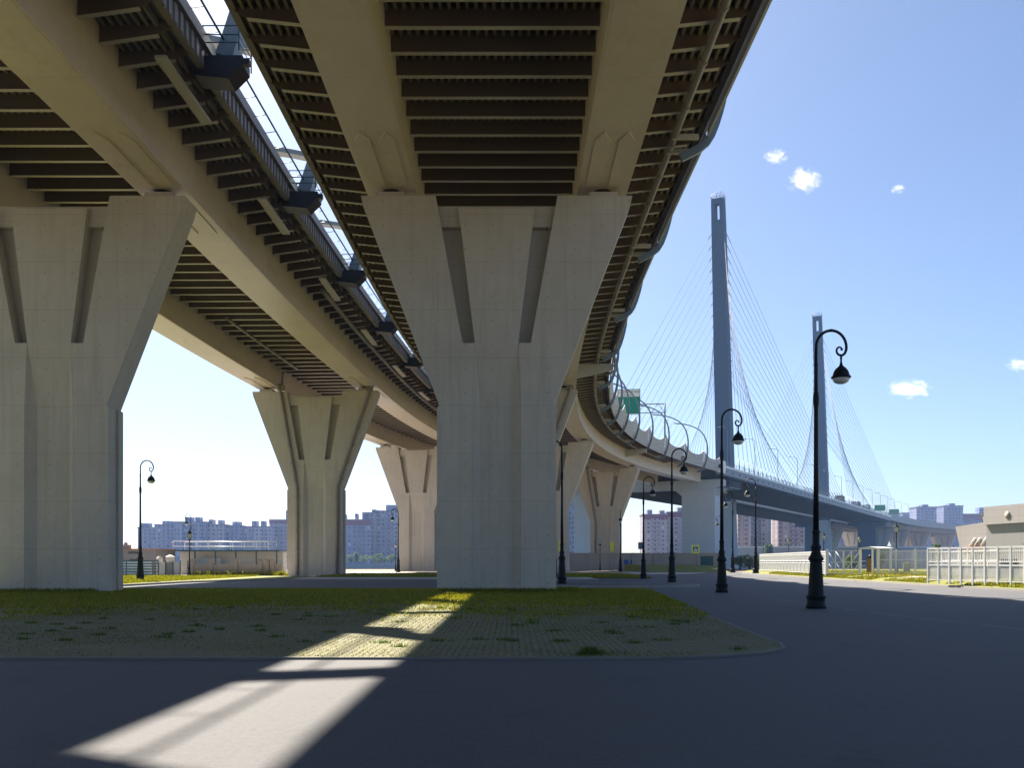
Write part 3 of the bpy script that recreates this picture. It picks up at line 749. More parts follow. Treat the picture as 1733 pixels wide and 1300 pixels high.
def solve(off, ratio, lo_, hi_):
    for _ in range(50):
        m_ = (lo_ + hi_) / 2; p = P(m_, off)
        if p.x / p.y < ratio: lo_ = m_
        else: hi_ = m_
    return m_
OP = -13.5
def pylon(label, ub, ut, vt, span_b, span_f, ncab=14):
    s = solve(OP, (ub - CU) / FPX, 260, 640); p = P(s, OP)
    t = thing('bridge_pylon', label, 'bridge pylon', (p.x, p.y, 0), -H(s), 'cable-stay pylons')
    ht = EYE + (HZ - vt) * p.y / FPX
    lean = (ut - ub) * p.y / FPX / math.cos(H(s)) / ht
    mb = MB()
    X = lambda z: lean * z
    def ring(z, w, d, c=0.0): return [(X(z) + c - w / 2, -d / 2, z), (X(z) + c + w / 2, -d / 2, z), (X(z) + c + w / 2, d / 2, z), (X(z) + c - w / 2, d / 2, z)]
    z1, z2 = ht - 9.0, ht - 3.4
    mb.loft([ring(21.9, 5.1, 5.4), ring(26, 5.1, 5.4), ring(ht * .55, 4.7, 4.4), ring(z1, 4.3, 3.0)])
    for sg in (-1, 1): mb.loft([ring(z1, 1.35, 3.0, sg * 1.45), ring(z2, 1.35, 2.8, sg * 1.42)])
    mb.loft([ring(z2, 4.2, 2.8), ring(ht - 1.6, 4.1, 2.7)])
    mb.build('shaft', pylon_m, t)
    mb = MB(); mb.loft([ring(-1, 5.6, 6.0), ring(21.88, 5.2, 5.5)]); mb.build('base', portal_m, t)
    mb = MB()
    zt = ht - 1.6
    for a, b in (((-2.1, -1.4), (2.1, -1.4)), ((2.1, -1.4), (2.1, 1.4)), ((2.1, 1.4), (-2.1, 1.4)), ((-2.1, 1.4), (-2.1, -1.4))):
        for dz in (.8, 1.5): mb.tube([(X(zt) + a[0], a[1], zt + dz), (X(zt) + b[0], b[1], zt + dz)], .06, 5)
        for k in range(4):
            f = k / 4; mb.tube([(X(zt) + a[0] + (b[0] - a[0]) * f, a[1] + (b[1] - a[1]) * f, zt), (X(zt) + a[0] + (b[0] - a[0]) * f, a[1] + (b[1] - a[1]) * f, zt + 1.5)], .06, 5)
    mb.tube([(X(zt) - .6, 0, zt), (X(zt) - .6, 0, zt + 3.2)], .06, 5); mb.tube([(X(zt) + .7, 0, zt), (X(zt) + .7, 0, zt + 3.6)], .06, 5)
    mb.build('top_railing', edge_m, t)
    inv = t.matrix_basis.inverted() if False else (Matrix.Translation(t.location) @ Matrix.Rotation(-H(s), 4, 'Z')).inverted()
    for of, nn, sg in ((off0, 10.6, 1), (offL, -10.6, -1)):
        for dr, span in ((-1, span_b), (1, span_f)):
            for k in range(ncab):
                f = k / (ncab - 1)
                z = ht * (.50 + .40 * f); d = 9 + (span - 9) * f
                q = inv @ P(s + dr * d, of(s + dr * d) + nn, 25.2)
                a = Vector((X(z) + sg * 2.0, dr * .9, z))
                mb = MB(); mb.tube([a, q], .058, 5)
                g = a.lerp(q, .035); mb.tube([a, g], .12, 6)
                g2 = q.lerp(a, .04); mb.tube([q, g2], .14, 6)
                mb.build('stay_cable', cable_m, t)
    return t, s
T1, s1_ = pylon('tall blue-grey bridge pylon left of the lamp posts, nearer of the two', 1232, 1217, 326, 72, 82)
T2, s2_ = pylon('blue-grey bridge pylon behind the nearest lamp post, smaller and farther away', 1397, 1385, 529, 76, 88)
# far transition piers and the far approach
for of, c, lb in ((off0, 0, 'blue-shaded far transition pier under the near deck across the river'), (offL, 0, 'far transition pier under the farther deck across the river')):
    s = S_FAR - 6; p = P(s, of(s)); t = thing('transition_pier', lb, 'bridge pier', (p.x, p.y, -1), -H(s), 'far transition piers')
    mb = MB(); mb.prism([(-4.5, 0), (4.5, 0), (4.5, 21.0), (9.5, 21.6), (9.5, 23.0), (-9.5, 23.0), (-9.5, 21.6), (-4.5, 21.0)], lambda a, b, t_: (a, t_, b), -2, 2); mb.build('shaft', pylon_m, t)
for of, lb in ((off0, 'far approach deck curving away to the right across the river'), (offL, 'second far approach deck behind the first across the river')):
    t = thing('viaduct_deck', lb, 'viaduct deck', P(S_FAR, of(S_FAR), 0), group='far approach decks')
    mb = MB(); sweep(mb, [(-10.6, 23.4), (-6.8, 23.2), (-6.7, 20.7), (-4.3, 20.7), (-4.2, 23.2), (4.2, 23.2), (4.3, 20.7), (6.7, 20.7), (6.8, 23.2), (10.6, 23.4), (10.6, 24.6), (-10.6, 24.6)], S_FAR + .5, 860, 10, of); wb(mb, 'deck_slab', slab_m, t)
    mb = MB()
    for sg in (-1, 1): sweep(mb, [(sg * 10.61, 23.3), (sg * 10.9, 23.3), (sg * 10.9, 27.0), (sg * 10.61, 27.0)], S_FAR + .5, 860, 10, of)
    wb(mb, 'noise_screen', edge_m, t)
far_lab = ['first', 'second', 'third', 'fourth', 'fifth']
for k, s in enumerate(np.arange(S_FAR + 40, 800, 52)):
    for of, lb in ((off0, 'near'), (offL, 'far')):
        p = P(s, of(s)); t = thing('bridge_pier', '%s pier past the river under the %s approach deck, hazy' % (far_lab[min(k, 4)], 'nearer' if lb == 'near' else 'farther'), 'bridge pier', (p.x, p.y, 0), -H(s), 'V-armed viaduct piers')
        link('pier_body', pier_me, t)

# ------------------------------------------------------------------ street lamps
def make_lamp(label):
    t = thing('street_lamp', label, 'street lamp', (0, 0, 0), 0, 'hooked black street lamps')
    mb = MB()
    mb.lathe([(.33, 0), (.33, .12), (.30, .14), (.30, .34), (.33, .37), (.33, .42), (.27, .45), (.255, .6), (.235, 1.0), (.20, 1.55), (.19, 1.6), (.25, 1.66), (.25, 1.72), (.19, 1.82), (.15, 1.95),
              (.15, 2.02), (.17, 2.06), (.17, 2.12), (.12, 2.2), (.115, 2.55), (.135, 2.58), (.135, 2.64), (.10, 2.70)], n=18)
    mb.build('pedestal', iron_m, t)
    mb = MB()
    mb.lathe([(.10, 2.66), (.078, 5.0), (.07, 6.9), (.085, 6.92), (.085, 6.98), (.10, 7.02), (.10, 7.30), (.085, 7.34), (.085, 7.4), (.062, 7.42), (.056, 8.3), (.066, 8.32), (.066, 8.38), (.052, 8.4), (.05, 8.72)], n=12)
    pts = [(0, 0, 8.7)]
    for k in range(1, 19):                                # the hook
        a = math.pi - math.pi * 1.05 * k / 18; pts.append((.52 + .52 * math.cos(a), 0, 8.95 + .58 * math.sin(a)))
    cx_, cz_ = .84, 8.86
    for k in range(1, 25):                                # the scroll
        a = -.35 - 5.6 * k / 24; r = .215 - .155 * k / 24
        pts.append((cx_ - .01 + r * math.cos(a) * .9, 0, cz_ + r * math.sin(a)))
    mb.tube(pts, [.05] * 19 + [.045 - .018 * k / 23 for k in range(24)], 8)
    mb.lathe([(.035, -.035), (.05, 0), (.035, .035)], (pts[-1][0], 0, pts[-1][2]), 8)
    mb.lathe([(.065, -.04), (.065, .04)], (.52, 0, 9.53), 8)
    mb.build('pole', iron_m, t)
    mb = MB()
    X = .86
    mb.lathe([(.035, 8.68), (.03, 8.62), (.05, 8.6), (.035, 8.57), (.03, 8.46), (.045, 8.40), (.06, 8.33), (.11, 8.28), (.18, 8.22), (.24, 8.13), (.275, 8.02), (.28, 7.97), (.325, 7.955), (.325, 7.90), (.29, 7.885)], (X, 0, 0), 20)
    lh = mb.build('lamp_shade', iron_m, t)
    mb = MB(); mb.lathe([(.285, 7.884), (.26, 7.80), (.20, 7.735), (.11, 7.70), (.02, 7.69)], (X, 0, 0), 20); mb.build('lamp_glass', lampglass_m, lh)
    return t
lamp0 = make_lamp('')
# photo column of the pole, distance, ground height, turn of the arm, label
lamps = [(1381, 32.4, 0, 0, 'largest black hooked street lamp, alone on the asphalt at right in front of the gate'),
         (1221.5, 49.2, 0, 0, 'second largest hooked street lamp, in front of the nearer pylon'),
         (1137, 67.4, .13, 0, 'hooked street lamp at the tip of the kerbed island, below the steel arches'),
         (1089, 88.3, 0, 0, 'hooked street lamp against the small stained pier, arm over the asphalt'),
         (1050, 145, .05, 1.45, 'slender hooked lamp seen edge on before the small stained pier'),
         (951, 62.9, .13, math.pi, 'hooked street lamp close to the right side of the central pier'),
         (938.5, 84.5, 0, math.pi, 'thin street lamp half hidden by the right edge of the central pier'),
         (1279, 95, .42, math.pi, 'street lamp with its arm to the left at the end of the white fence'),
         (1240, 112, .30, math.pi, 'thin street lamp with its arm to the left in front of a square portal column'),
         (1222.5, 163, 0, math.pi, 'tiny far street lamp showing its head left of the second largest lamp'),
         (237.5, 75.3, .14, 0, 'hooked street lamp on the sunlit lawn left of the apartment blocks'),
         (323, 157, 0, math.pi * .9, 'tiny far hooked lamp behind the classic lantern on the left'),
         (674, 142, .0, math.pi, 'hooked street lamp standing by the small far pier, arm to the left')]
for k, (u, Y, z, a, lb) in enumerate(lamps):
    loc = ((u - CU) * Y / FPX, Y, z)
    if k == 0: lamp0.location = loc; lamp0.rotation_euler = (0, 0, a); lamp0['label'] = lb
    else: dup(lamp0, loc, a, lb)
def make_lantern(label):
    t = thing('lantern_post', label, 'lantern post', (0, 0, 0), 0, 'classic lantern posts')
    mb = MB()
    mb.lathe([(.20, 0), (.20, .1), (.17, .12), (.165, .4), (.18, .44), (.13, .5), (.10, .95), (.12, 1.0), (.075, 1.08), (.05, 2.4), (.07, 2.44), (.045, 2.5), (.04, 3.6), (.075, 3.65), (.05, 3.72), (.06, 3.85), (.11, 3.9)], n=12)
    mb.tube([(-.3, 0, 3.45), (.3, 0, 3.45)], .02, 6)
    mb.build('post', iron_m, t)
    mb = MB(); mb.lathe([(.11, 3.92), (.20, 4.38)], n=6, smooth=False); mb.build('lantern', lampglass_m, t)
    mb = MB(); mb.lathe([(.25, 4.38), (.25, 4.42), (.14, 4.56), (.10, 4.6), (.10, 4.66), (.03, 4.74), (.02, 4.9)], n=6, smooth=False)
    for k in range(6):
        a = math.pi / 3 * k; mb.tube([(.115 * math.cos(a), .115 * math.sin(a), 3.9), (.205 * math.cos(a), .205 * math.sin(a), 4.4)], .014, 4)
    mb.build('lantern_cap', iron_m, t)
    return t
lan0 = make_lantern('')
lans = [(320.5, 94.8, 0, 'lantern post in front of the stone wall on the left'),
        (669.5, 158, 0, 'small lantern post beside the far pier on the left'),
        (1015.5, 165, 0, 'small lantern post before the dark stone wall under the deck'),
        (1292, 178, .3, 'tiniest lantern post beyond the left end of the white fence'),
        (1334.5, 140, .3, 'lantern post behind the middle of the white fence, left of the nearest lamp'),
        (1394, 116, .4, 'lantern post behind the white gate, right of the nearest lamp'),
        (1454.5, 134, .4, 'lantern post with a dark box behind the gate canopy'),
        (1517, 91, .5, 'lantern post inside the mesh fence, right of the brick post'),
        (1631, 119, .5, 'shorter lantern post in front of the sloping pale building'),
        (1666, 79, .5, 'tall lantern post between the two parts of the pale building'),
        (1717, 86, .5, 'lantern post with a green box at the right edge of the picture')]
lan_objs = []
for k, (u, Y, z, lb) in enumerate(lans):
    loc = ((u - CU) * Y / FPX, Y, z)
    if k == 0: lan0.location = loc; lan0['label'] = lb; o = lan0
    else: o = dup(lan0, loc, k * .5, lb)
    lan_objs.append(o)
lan_objs[9].scale = (1.25, 1.25, 1.12)
for i in (6, 10):
    mb = MB(); mb.box((.15 if i == 10 else 0, 0, 2.75), (.75, .35, .85)); mb.build('speaker_box', [black_m, green_m][i == 10], lan_objs[i])

# ------------------------------------------------------------------ white fence, gate and booth on the right
def fence_panels(name, label, a, b, n, z, ht, group):
    a, b = Vector((*a, z)), Vector((*b, z)); d = (b - a); ln = d.length; ang = math.atan2(d.y, d.x)
    t = thing(name, label, 'fence', tuple(a), ang, group); w = ln / n
    for k in range(n + 1):
        mb = MB(); mb.box((k * w, 0, ht / 2 - .1), (.09, .09, ht + .2)); mb.build('post', white_m, t)
    for k in range(n):
        x0, x1 = k * w + .045, (k + 1) * w - .045; xm = (x0 + x1) / 2; L_ = x1 - x0
        mb = MB()
        for zz, h in ((.06, .07), (ht * .47, .09), (ht * .57, .09), (ht * .86, .05), (ht - .06, .10)): mb.box((xm, 0, zz), (L_, .06, h))
        m_ = max(6, int(L_ / .14))
        for j in range(1, m_): mb.box((x0 + L_ * j / m_, 0, ht * .775), (.024, .024, ht * .39))
        for x in (x0 + .02, x1 - .02): mb.box((x, 0, ht / 2 + .01), (.036, .05, ht - .1))
        pn = mb.build('fence_panel', white_m, t)
        mb = MB()
        mb.box((xm, .0, ht * .255), (L_ - .01, .012, ht * .39)); mb.build('mesh_infill', fence_mesh_m, pn)
    return t
fence_panels('metal_fence', 'white metal fence running to the right edge, in front of the pale building', (26.75, 60.8), (28.7, 51.5), 9, .40, 2.1, 'white fences beside the lawn')
fence_panels('metal_fence', 'long white metal fence receding to the left behind the nearest street lamp', (29.0, 87.5), (32.9, 125.5), 20, .45, 2.15, 'white fences beside the lawn')
def bars_fence(name, label, a, b, z, ht, mat, posts, pitch):
    a, b = Vector((*a, z)), Vector((*b, z)); d = (b - a); ln = d.length; ang = math.atan2(d.y, d.x)
    t = thing(name, label, 'fence', tuple(a), ang); mb = MB()
    for zz in (.12, ht * .62, ht - .05): mb.box((ln / 2, 0, zz), (ln, .04, .06))
    for x in np.arange(0, ln, pitch): mb.box((x, 0, ht / 2), (.022, .022, ht))
    mb.build('bars', mat, t)
    for k in range(posts + 1): mb = MB(); mb.box((ln * k / posts, 0, ht / 2 + .08), (.1, .1, ht + .16)); mb.build('post', mat, t)
    return t
bars_fence('bar_fence', 'thin pale bar fence between the canopy and the nearer white fence', (31.9, 82.5), (34.5, 77.0), .45, 2.1, white_m, 3, .13)
bars_fence('bar_fence', 'thin pale bar fence along the back of the lawn by the pale building', (35.0, 77.0), (33.0, 64), .45, 2.0, white_m, 6, .2)
g0, g1 = Vector((29.05, 87.0, .45)), Vector((30.75, 83.6, .45)); gd = g1 - g0
gt = thing('swing_gate', 'white double gate with diagonal braces right of the nearest street lamp', 'gate', tuple(g0), math.atan2(gd.y, gd.x))
gl = gd.length / 2
for k in range(2):
    mb = MB(); x0 = k * gl
    for x in (x0 + .05, x0 + gl * .5, x0 + gl - .05): mb.box((x, 0, 1.1), (.07, .05, 2.1))
    for zz in (.08, 1.1, 2.12): mb.box((x0 + gl / 2, 0, zz), (gl - .1, .05, .07))
    for q, zz in ((0, 0), (1, 0), (0, 1), (1, 1)):
        s_ = -1 if k else 1
        a_ = (x0 + gl * .5 * q + .06, 0, .1 + zz * 1.0); b_ = (x0 + gl * .5 * (q + 1) - .06, 0, 1.06 + zz * 1.0)
        if s_ > 0: a_, b_ = (a_[0], 0, b_[2]), (b_[0], 0, a_[2])
        mb.tube([a_, b_], .03, 5)
    mb.build('gate_leaf', white_m, gt)
for x in (-.08, gd.length + .08): mb = MB(); mb.box((x, 0, 1.15), (.14, .14, 2.3)); mb.build('gate_post', white_m, gt)
bx = thing('canopy', 'small white canopy on posts over the pedestrian entrance beside the gate', 'canopy', (31.2, 82.9, .45), R(-62))
mb = MB(); mb.prism([(-.3, 2.25), (2.0, 2.25), (2.0, 2.33), (.9, 2.45), (-.3, 2.33)], lambda a, b, t_: (a, t_, b), -.9, .9); mb.build('roof', white_m, bx)
for x, y in ((-.15, -.75), (1.8, -.75), (-.15, .75), (1.8, .75)): mb = MB(); mb.box((x, y, 1.12), (.12, .12, 2.24)); mb.build('post', white_m, bx)
mb = MB()
for zz in (.4, .8, 1.2): mb.box((-.6, 0, zz), (.7, .06, .05))
mb.box((-.95, 0, .75), (.08, .08, 1.5)); mb.build('turnstile', white_m, bx)
bp = G(1472.5, 971.5, .45); mb = MB()
bp_t = thing('brick_post', 'squat dark-sided brick gatepost with a cap beside the canopy', 'gatepost', tuple(bp), R(-40))
mb.prism([(-.26, 0), (.30, 0), (.24, 1.35), (-.22, 1.5)], lambda a, b, t_: (a, t_, b), -.24, .24); mb.build('shaft', brick_m, bp_t)
mb = MB(); mb.box((-.02, 0, 1.53), (.5, .5, .1)); mb.lathe([(.1, 1.58), (.13, 1.68), (.06, 1.78)], n=10); mb.build('cap', black_m, bp_t)
ub = G(1534, 970, .45); ut_ = thing('utility_box', 'pale grey utility cabinet inside the fence, right of the lantern', 'utility box', tuple(ub), R(-20))
mb = MB(); mb.box((0, 0, .5), (.62, .5, 1.0)); mb.build('cabinet', grey_m, ut_)
mb = MB(); mb.box((0, 0, 1.04), (.72, .6, .08)); mb.build('lid', white_m, ut_)

# pale building behind the fence
p0 = Vector((36.9, 78.6, 0)); wbld = thing('modern_building', 'pale clad building with sloping walls and rusty band at the right edge', 'building', (p0.x, p0.y, .4), R(-82)); wbld.scale = (1.6, 1, 1)
mb = MB()
fr = lambda a, b, t_: (a, t_, b)
mb.prism([(.9, 0), (-.05, 4.1), (2.6, 4.35), (2.6, 0)], fr, 0, 9); mb.build('low_wing', blank_m, wbld)
mb = MB(); mb.prism([(2.6, 4.1), (2.6, 5.5), (12, 5.5), (12, 4.1)], fr, -.35, 8); mb.build('upper_storey', blank_m, wbld)
mb = MB(); mb.prism([(2.61, 0), (2.61, 4.08), (12, 4.08), (12, 0)], fr, -.15, 8); mb.build('lower_storey', grey_m, wbld)
mb = MB(); mb.box((1.65, -.1, 2.15), (2.0, .2, .45)); mb.build('rust_band', rust_m, wbld)
mb = MB(); mb.box((1.8, -.06, 1.3), (1.6, .12, 1.2)); w_ = mb.build('window', win_m, wbld)
mb = MB()
for x in np.arange(1.05, 2.6, .22): mb.box((x, -.14, 1.3), (.05, .05, 1.3))
mb.build('window_bars', white_m, w_)
mb = MB(); mb.box((4.2, -.2, .75), (1.3, .12, 1.3)); mb.build('window', win_m, wbld)
mb = MB(); mb.lathe([(.0, 0), (.45, 0), (.45, .08), (.0, .08)], n=14)
e_ = mb.build('round_vent', weathered('vent', (.35, .33, .28), .2), wbld, loc=(4.4, -.36, 4.75)); e_.rotation_euler = (R(90), 0, 0); e_.scale = (.4, .6, .6)
mb = MB(); mb.prism([(6.4, 2.2), (12, 2.2), (12, 2.5), (6.2, 2.5)], fr, -1.2, -.16); mb.build('awning', dark_m, wbld)
mb = MB()
for x in (6.6, 7.0): mb.tube([(x, -.42, 4.7), (x + .45, -.42, 5.3)], .05, 5)
for x in (1.2, 1.6, 2.1): mb.tube([(x, -.06, 2.45), (x + .45, -.06, 3.1)], .05, 5)
mb.build('wall_lights', white_m, wbld)

# ------------------------------------------------------------------ left yard: shed, fences, stone wall, gallery
p0 = AT(120, 951, 112); sh = thing('shed', 'low grey flat-roofed shed behind the slatted fence at left', 'shed', (p0.x, 112, 0))
mb = MB(); mb.box((5.0, 3, 1.5), (10.2, 6, 3.0)); mb.build('wall', shed_m, sh)
mb = MB(); mb.box((5.0, 3, 3.06), (10.7, 6.5, .14)); mb.build('roof', rust_m, sh)
for x, z, w_, h_ in ((5.2, 1.9, .95, .9), (7.4, 1.55, .9, .7), (7.4, 2.65, 1.2, .25)): mb = MB(); mb.box((x, -.03, z), (w_, .08, h_)); mb.build('window', win_m, sh)
for k, (u, w_) in enumerate(((184, .4), (198, .35), (213, 1.1))):
    q = AT(u, 951, 114); mb = MB(); mb.box((q.x, 114, 3.13 + .25), (w_, .6, .5)); mb.lathe([(.2, 3.6), (.25, 3.8), (.05, 4.0)], (q.x, 114, 0), 8); wb(mb, 'roof_vent', grey_m, sh)
fa, fb = AT(160, 951, 104), AT(267, 951, 104)
sf = thing('slat_fence', 'dark horizontal-slat fence with white gaps in front of the shed', 'fence', (fa.x, 104, -.02)); ln = fb.x - fa.x
mb = MB()
for k in range(6): mb.box((ln / 2, 0, .2 + .3 * k), (ln, .05, .13))
mb.build('slats', rail_m, sf)
for x in np.linspace(0, ln, 5): mb = MB(); mb.box((x, .06, .9), (.09, .07, 1.85)); mb.build('post', rail_m, sf)
wq = AT(160, 951, 105.2); ww = thing('white_board', 'white boarding standing behind the slatted fence', 'boarding', (wq.x, 105.2, -.02)); mb = MB(); mb.box((3.2, 0, .85), (6.2, .1, 1.5)); mb.build('panel', white_m, ww)
# gate group
for k, (u, w_, h_, lb) in enumerate(((270, .5, 1.95, 'first pale pillar with a cap right of the shed'), (288, .75, 2.1, 'second capped pillar right of the shed'))):
    q = AT(u, 951, 106); t = thing('gate_pillar', lb, 'pillar', (q.x, 106, -.02), 0, 'capped pillars by the shed')
    mb = MB(); mb.box((0, 0, h_ / 2), (w_, w_, h_)); mb.build('shaft', cream_m, t)
    mb = MB(); mb.lathe([(w_ * .75, h_), (w_ * .75, h_ + .08), (.08, h_ + .3)], n=4, smooth=False); mb.build('cap', cream_m, t)
fa, fb = AT(268, 951, 105), AT(318, 951, 105)
tf = thing('board_fence', 'short pale panel fence with green posts between shed and stone wall', 'fence', (fa.x, 105, -.02)); ln = fb.x - fa.x
for k in range(5): mb = MB(); mb.box((ln * k / 4, -.05, .85), (.09, .09, 1.75)); mb.build('post', rail_m, tf)
for k in (0, 1, 2): mb = MB(); mb.box((ln * (k + .5) / 4, 0, .82), (ln / 4 - .1, .05, 1.5)); mb.build('panel', [cream_m, shed_m, grey_m][k], tf)
# stone wall with pillars
fa, fb = AT(318, 951, 107), AT(478, 951, 107); ln = fb.x - fa.x
sw = thing('stone_wall', 'low stone wall with capped pillars and bars behind the left lantern post', 'wall', (fa.x, 107, -.02))
mb = MB(); mb.box((ln / 2, 0, .28), (ln, .42, .6)); mb.build('plinth', kerb_m, sw)
mb = MB(); mb.box((ln / 2, 0, .95), (ln, .30, .74)); mb.build('panel', stone2_m, sw)
mb = MB()
for x in np.arange(.2, ln, .22): mb.box((x, 0, 1.52), (.025, .025, .42))
mb.build('bars', rail_m, sw)
for x in (.5, 2.7, 5.45, 8.2, 9.0, 9.6): mb = MB(); mb.box((x, 0, .9), (.42, .55, 1.86)); pl_ = mb.build('pillar', stone2_m, sw); mb = MB(); mb.box((x, 0, 1.89), (.54, .66, .12)); mb.build('cap', stone2_m, pl_)
# gallery with a railed roof behind the wall
fa, fb = AT(297, 951, 120), AT(474, 951, 120); ln = fb.x - fa.x
ga = thing('gallery', 'cream gallery with a dark flat roof and white roof railing behind the stone wall', 'building', (fa.x, 120, 0))
mb = MB(); mb.box((ln / 2, 2.6, 1.45), (ln, 2.0, 2.9)); mb.build('wall', cream_m, ga)
mb = MB(); mb.box((ln / 2, 1.0, 2.98), (ln + .5, 4.8, .16)); mb.build('roof', rail_m, ga)
for x in np.linspace(.2, ln - .2, 6): mb = MB(); mb.box((x, -.9, 1.45), (.14, .14, 2.9)); mb.build('post', rail_m, ga)
mb = MB()
for z in (3.5, 4.15): mb.tube([(.1, -1.1, z), (ln - 1.2, -1.1, z)], .045, 5); mb.tube([(.1, 3, z), (ln - 1.2, 3, z)], .045, 5)
for x in np.linspace(.1, ln - 1.2, 9): mb.tube([(x, -1.1, 3.05), (x, -1.1, 4.2)], .035, 5); mb.tube([(x, 3, 3.05), (x, 3, 4.2)], .035, 5)
mb.build('roof_railing', white_m, ga)
mb = MB(); mb.box((ln * .3, .4, 1.3), (3.4, .06, 1.6)); mb.build('glazing', glazing_m, ga)
# bollard and low parapet by the second left pier
q = G(577, 972); bl = thing('bollard', 'thick grey bollard right of the pier with two drain pipes', 'bollard', (q.x, q.y, 0)); mb = MB(); mb.box((0, 0, .75), (.62, .62, 1.5)); mb.build('shaft', kerb_m, bl); mb = MB(); mb.box((0, 0, 1.54), (.74, .74, .12)); mb.build('cap', kerb_m, bl)

# ------------------------------------------------------------------ dark stone wall under the deck, signs
fa, fb = AT(958, 951, 178), AT(1222, 951, 178); ln = fb.x - fa.x
dw = thing('stone_wall', 'tall shaded stone wall running under the deck behind the lamps', 'wall', (fa.x, 178, 0))
mb = MB(); mb.box((ln / 2, 0, 1.55), (ln, .5, 3.1)); mb.build('panel', stone_m, dw)
mb = MB(); mb.box((ln / 2, 0, 3.16), (ln, .7, .14)); mb.build('coping', stone_m, dw)
for x in np.linspace(.4, ln - .4, 8): mb = MB(); mb.box((x, -.1, 1.6), (.6, .75, 3.3)); mb.build('pillar', stone_m, dw)
mb = MB(); mb.box((ln - 3.0, -.28, 1.35), (2.6, .08, 2.6)); mb.build('gate', rail_m, dw)
mb = MB(); mb.box((ln * .385, -.29, 1.55), (.85, .06, .8)); mb.box((ln * .425, -.29, 1.55), (.85, .06, .8)); mb.build('notice_board', blue_m, dw)
# grassy bank before it
mb = MB(); a_, b_ = AT(1085, 951, 150), AT(1212, 951, 150)
mb.loft([[(x, 140, -.05), (x, 150, .9), (x, 172, 1.1), (x, 172, -.05)] for x in (a_.x, b_.x)]); tag(mb.build('lawn_bank', lawn_m), kind='structure')
q = G(1177, 966); ps_ = thing('pedestrian_sign', 'yellow-bordered blue pedestrian crossing sign on a thin post', 'road sign', (q.x, q.y, 0))
Yq = q.y; zc = EYE + (HZ - 930) * Yq / FPX; hs = 6.6 * Yq / FPX
mb = MB(); mb.tube([(.25, .05, 0), (.25, .05, zc + hs)], .04, 6); mb.build('post', grey_m, ps_)
mb = MB(); mb.box((0, 0, zc), (hs * 2, .04, hs * 2.1)); pn = mb.build('panel', yellow_m, ps_)
mb = MB(); mb.box((0, -.03, zc), (hs * 1.25, .02, hs * 1.35)); mb.build('blue_field', blue_m, pn)
mb = MB(); k = hs * .5; mb.prism([(-k, -k), (k, -k), (0, k * .95)], lambda a, b, t_: (a, t_, zc + b), -.052, -.042); mb.build('triangle', white_m, pn)
mb = MB(); k = hs * .09                                    # walking figure
mb.lathe([(.01, 0), (k, .01), (.01, .02)], n=8)
for a_, b_ in (((0, 2.4), (-.1, .2)), ((-.1, .2), (-1.5, -2.3)), ((-.1, .2), (1.3, -2.3)), ((0, 1.9), (-1.2, .6)), ((0, 1.9), (1.2, .8))):
    mb.tube([(a_[0] * k, -.06, zc + a_[1] * k - k), (b_[0] * k, -.06, zc + b_[1] * k - k)], k * .35, 5)
mb.build('walking_figure', black_m, pn)
q = G(1084, 968); bs = thing('sign_back', 'plain grey-blue sign board on a post beside the fourth lamp', 'road sign', (q.x, q.y, 0))
Yq = q.y; zc = EYE + (HZ - 924) * Yq / FPX
mb = MB(); mb.tube([(0, .05, 0), (0, .05, zc)], .04, 6); mb.build('post', grey_m, bs)
mb = MB(); mb.box((0, 0, zc), (.75, .04, 1.1)); mb.build('panel', weathered('sign_back', (.12, .18, .24), .1), bs)
# green direction sign on its gantry over the near deck
sg_s = 178.0; pS = P(sg_s, 3.5, 25); sgn = thing('direction_sign', 'green and white direction sign on a gantry above the near deck', 'road sign', tuple(pS), -H(sg_s) * .4)
Yq = pS.y
def loc_(u, v): a = AT(u, v, Yq); return a.x - pS.x, a.z - pS.z
x0, zt_ = loc_(1041, 660); x1, zb_ = loc_(1083, 703)
mb = MB(); mb.box(((x0 + x1) / 2, 0, (zt_ + zb_) / 2), (x1 - x0, .15, zt_ - zb_)); pn = mb.build('panel', green_m, sgn)
mb = MB(); hz_ = (zt_ - zb_) * .27; mb.box(((x0 + x1) / 2, -.09, zt_ - hz_ / 2 - .12), (x1 - x0 - .2, .03, hz_)); strip = mb.build('name_strip', white_m, pn)
mb = MB(); mb.box(((x0 + x1) / 2, -.09, zb_ + .08), (x1 - x0 - .2, .03, .12))
mb.prism([(x0 + 1.0, zb_ + 1.5), (x0 + 1.5, zb_ + 3.0), (x0 + 1.5, zb_ + 2.1), (x0 + .75, zb_ + .9)], lambda a, b, t_: (a, t_, b), -.10, -.08); mb.build('arrow', white_m, pn)
for txt, zz, sz in (('пр. Обуховской', zt_ - .68, .58), ('Обороны', zt_ - 1.22, .46)):
    cu = bpy.data.curves.new('lettering', 'FONT'); cu.body = txt; cu.size = sz; cu.align_x = 'CENTER'; cu.extrude = .004; cu.materials.append(black_m)
    tmp = bpy.data.objects.new('lettering', cu); COL.objects.link(tmp)
    me = bpy.data.meshes.new_from_object(tmp.evaluated_get(bpy.context.evaluated_depsgraph_get())); bpy.data.objects.remove(tmp)
    o = bpy.data.objects.new('lettering', me); COL.objects.link(o); o.parent = strip; o.location = ((x0 + x1) / 2, -.115, zz); o.rotation_euler = (R(90), 0, 0)
mb = MB()
xa = x0 - 1.0; xb, zg = loc_(1124, 700)
for z in (zg, zg + 1.6): mb.tube([(xa, .3, z), (xb, .3, z)], .09, 6)
for k in range(8):
    a_ = xa + (xb - xa) * k / 8; b_ = xa + (xb - xa) * (k + 1) / 8; mb.tube([(a_, .3, zg + (1.6 if k % 2 else 0)), (b_, .3, zg + (0 if k % 2 else 1.6))], .05, 5)
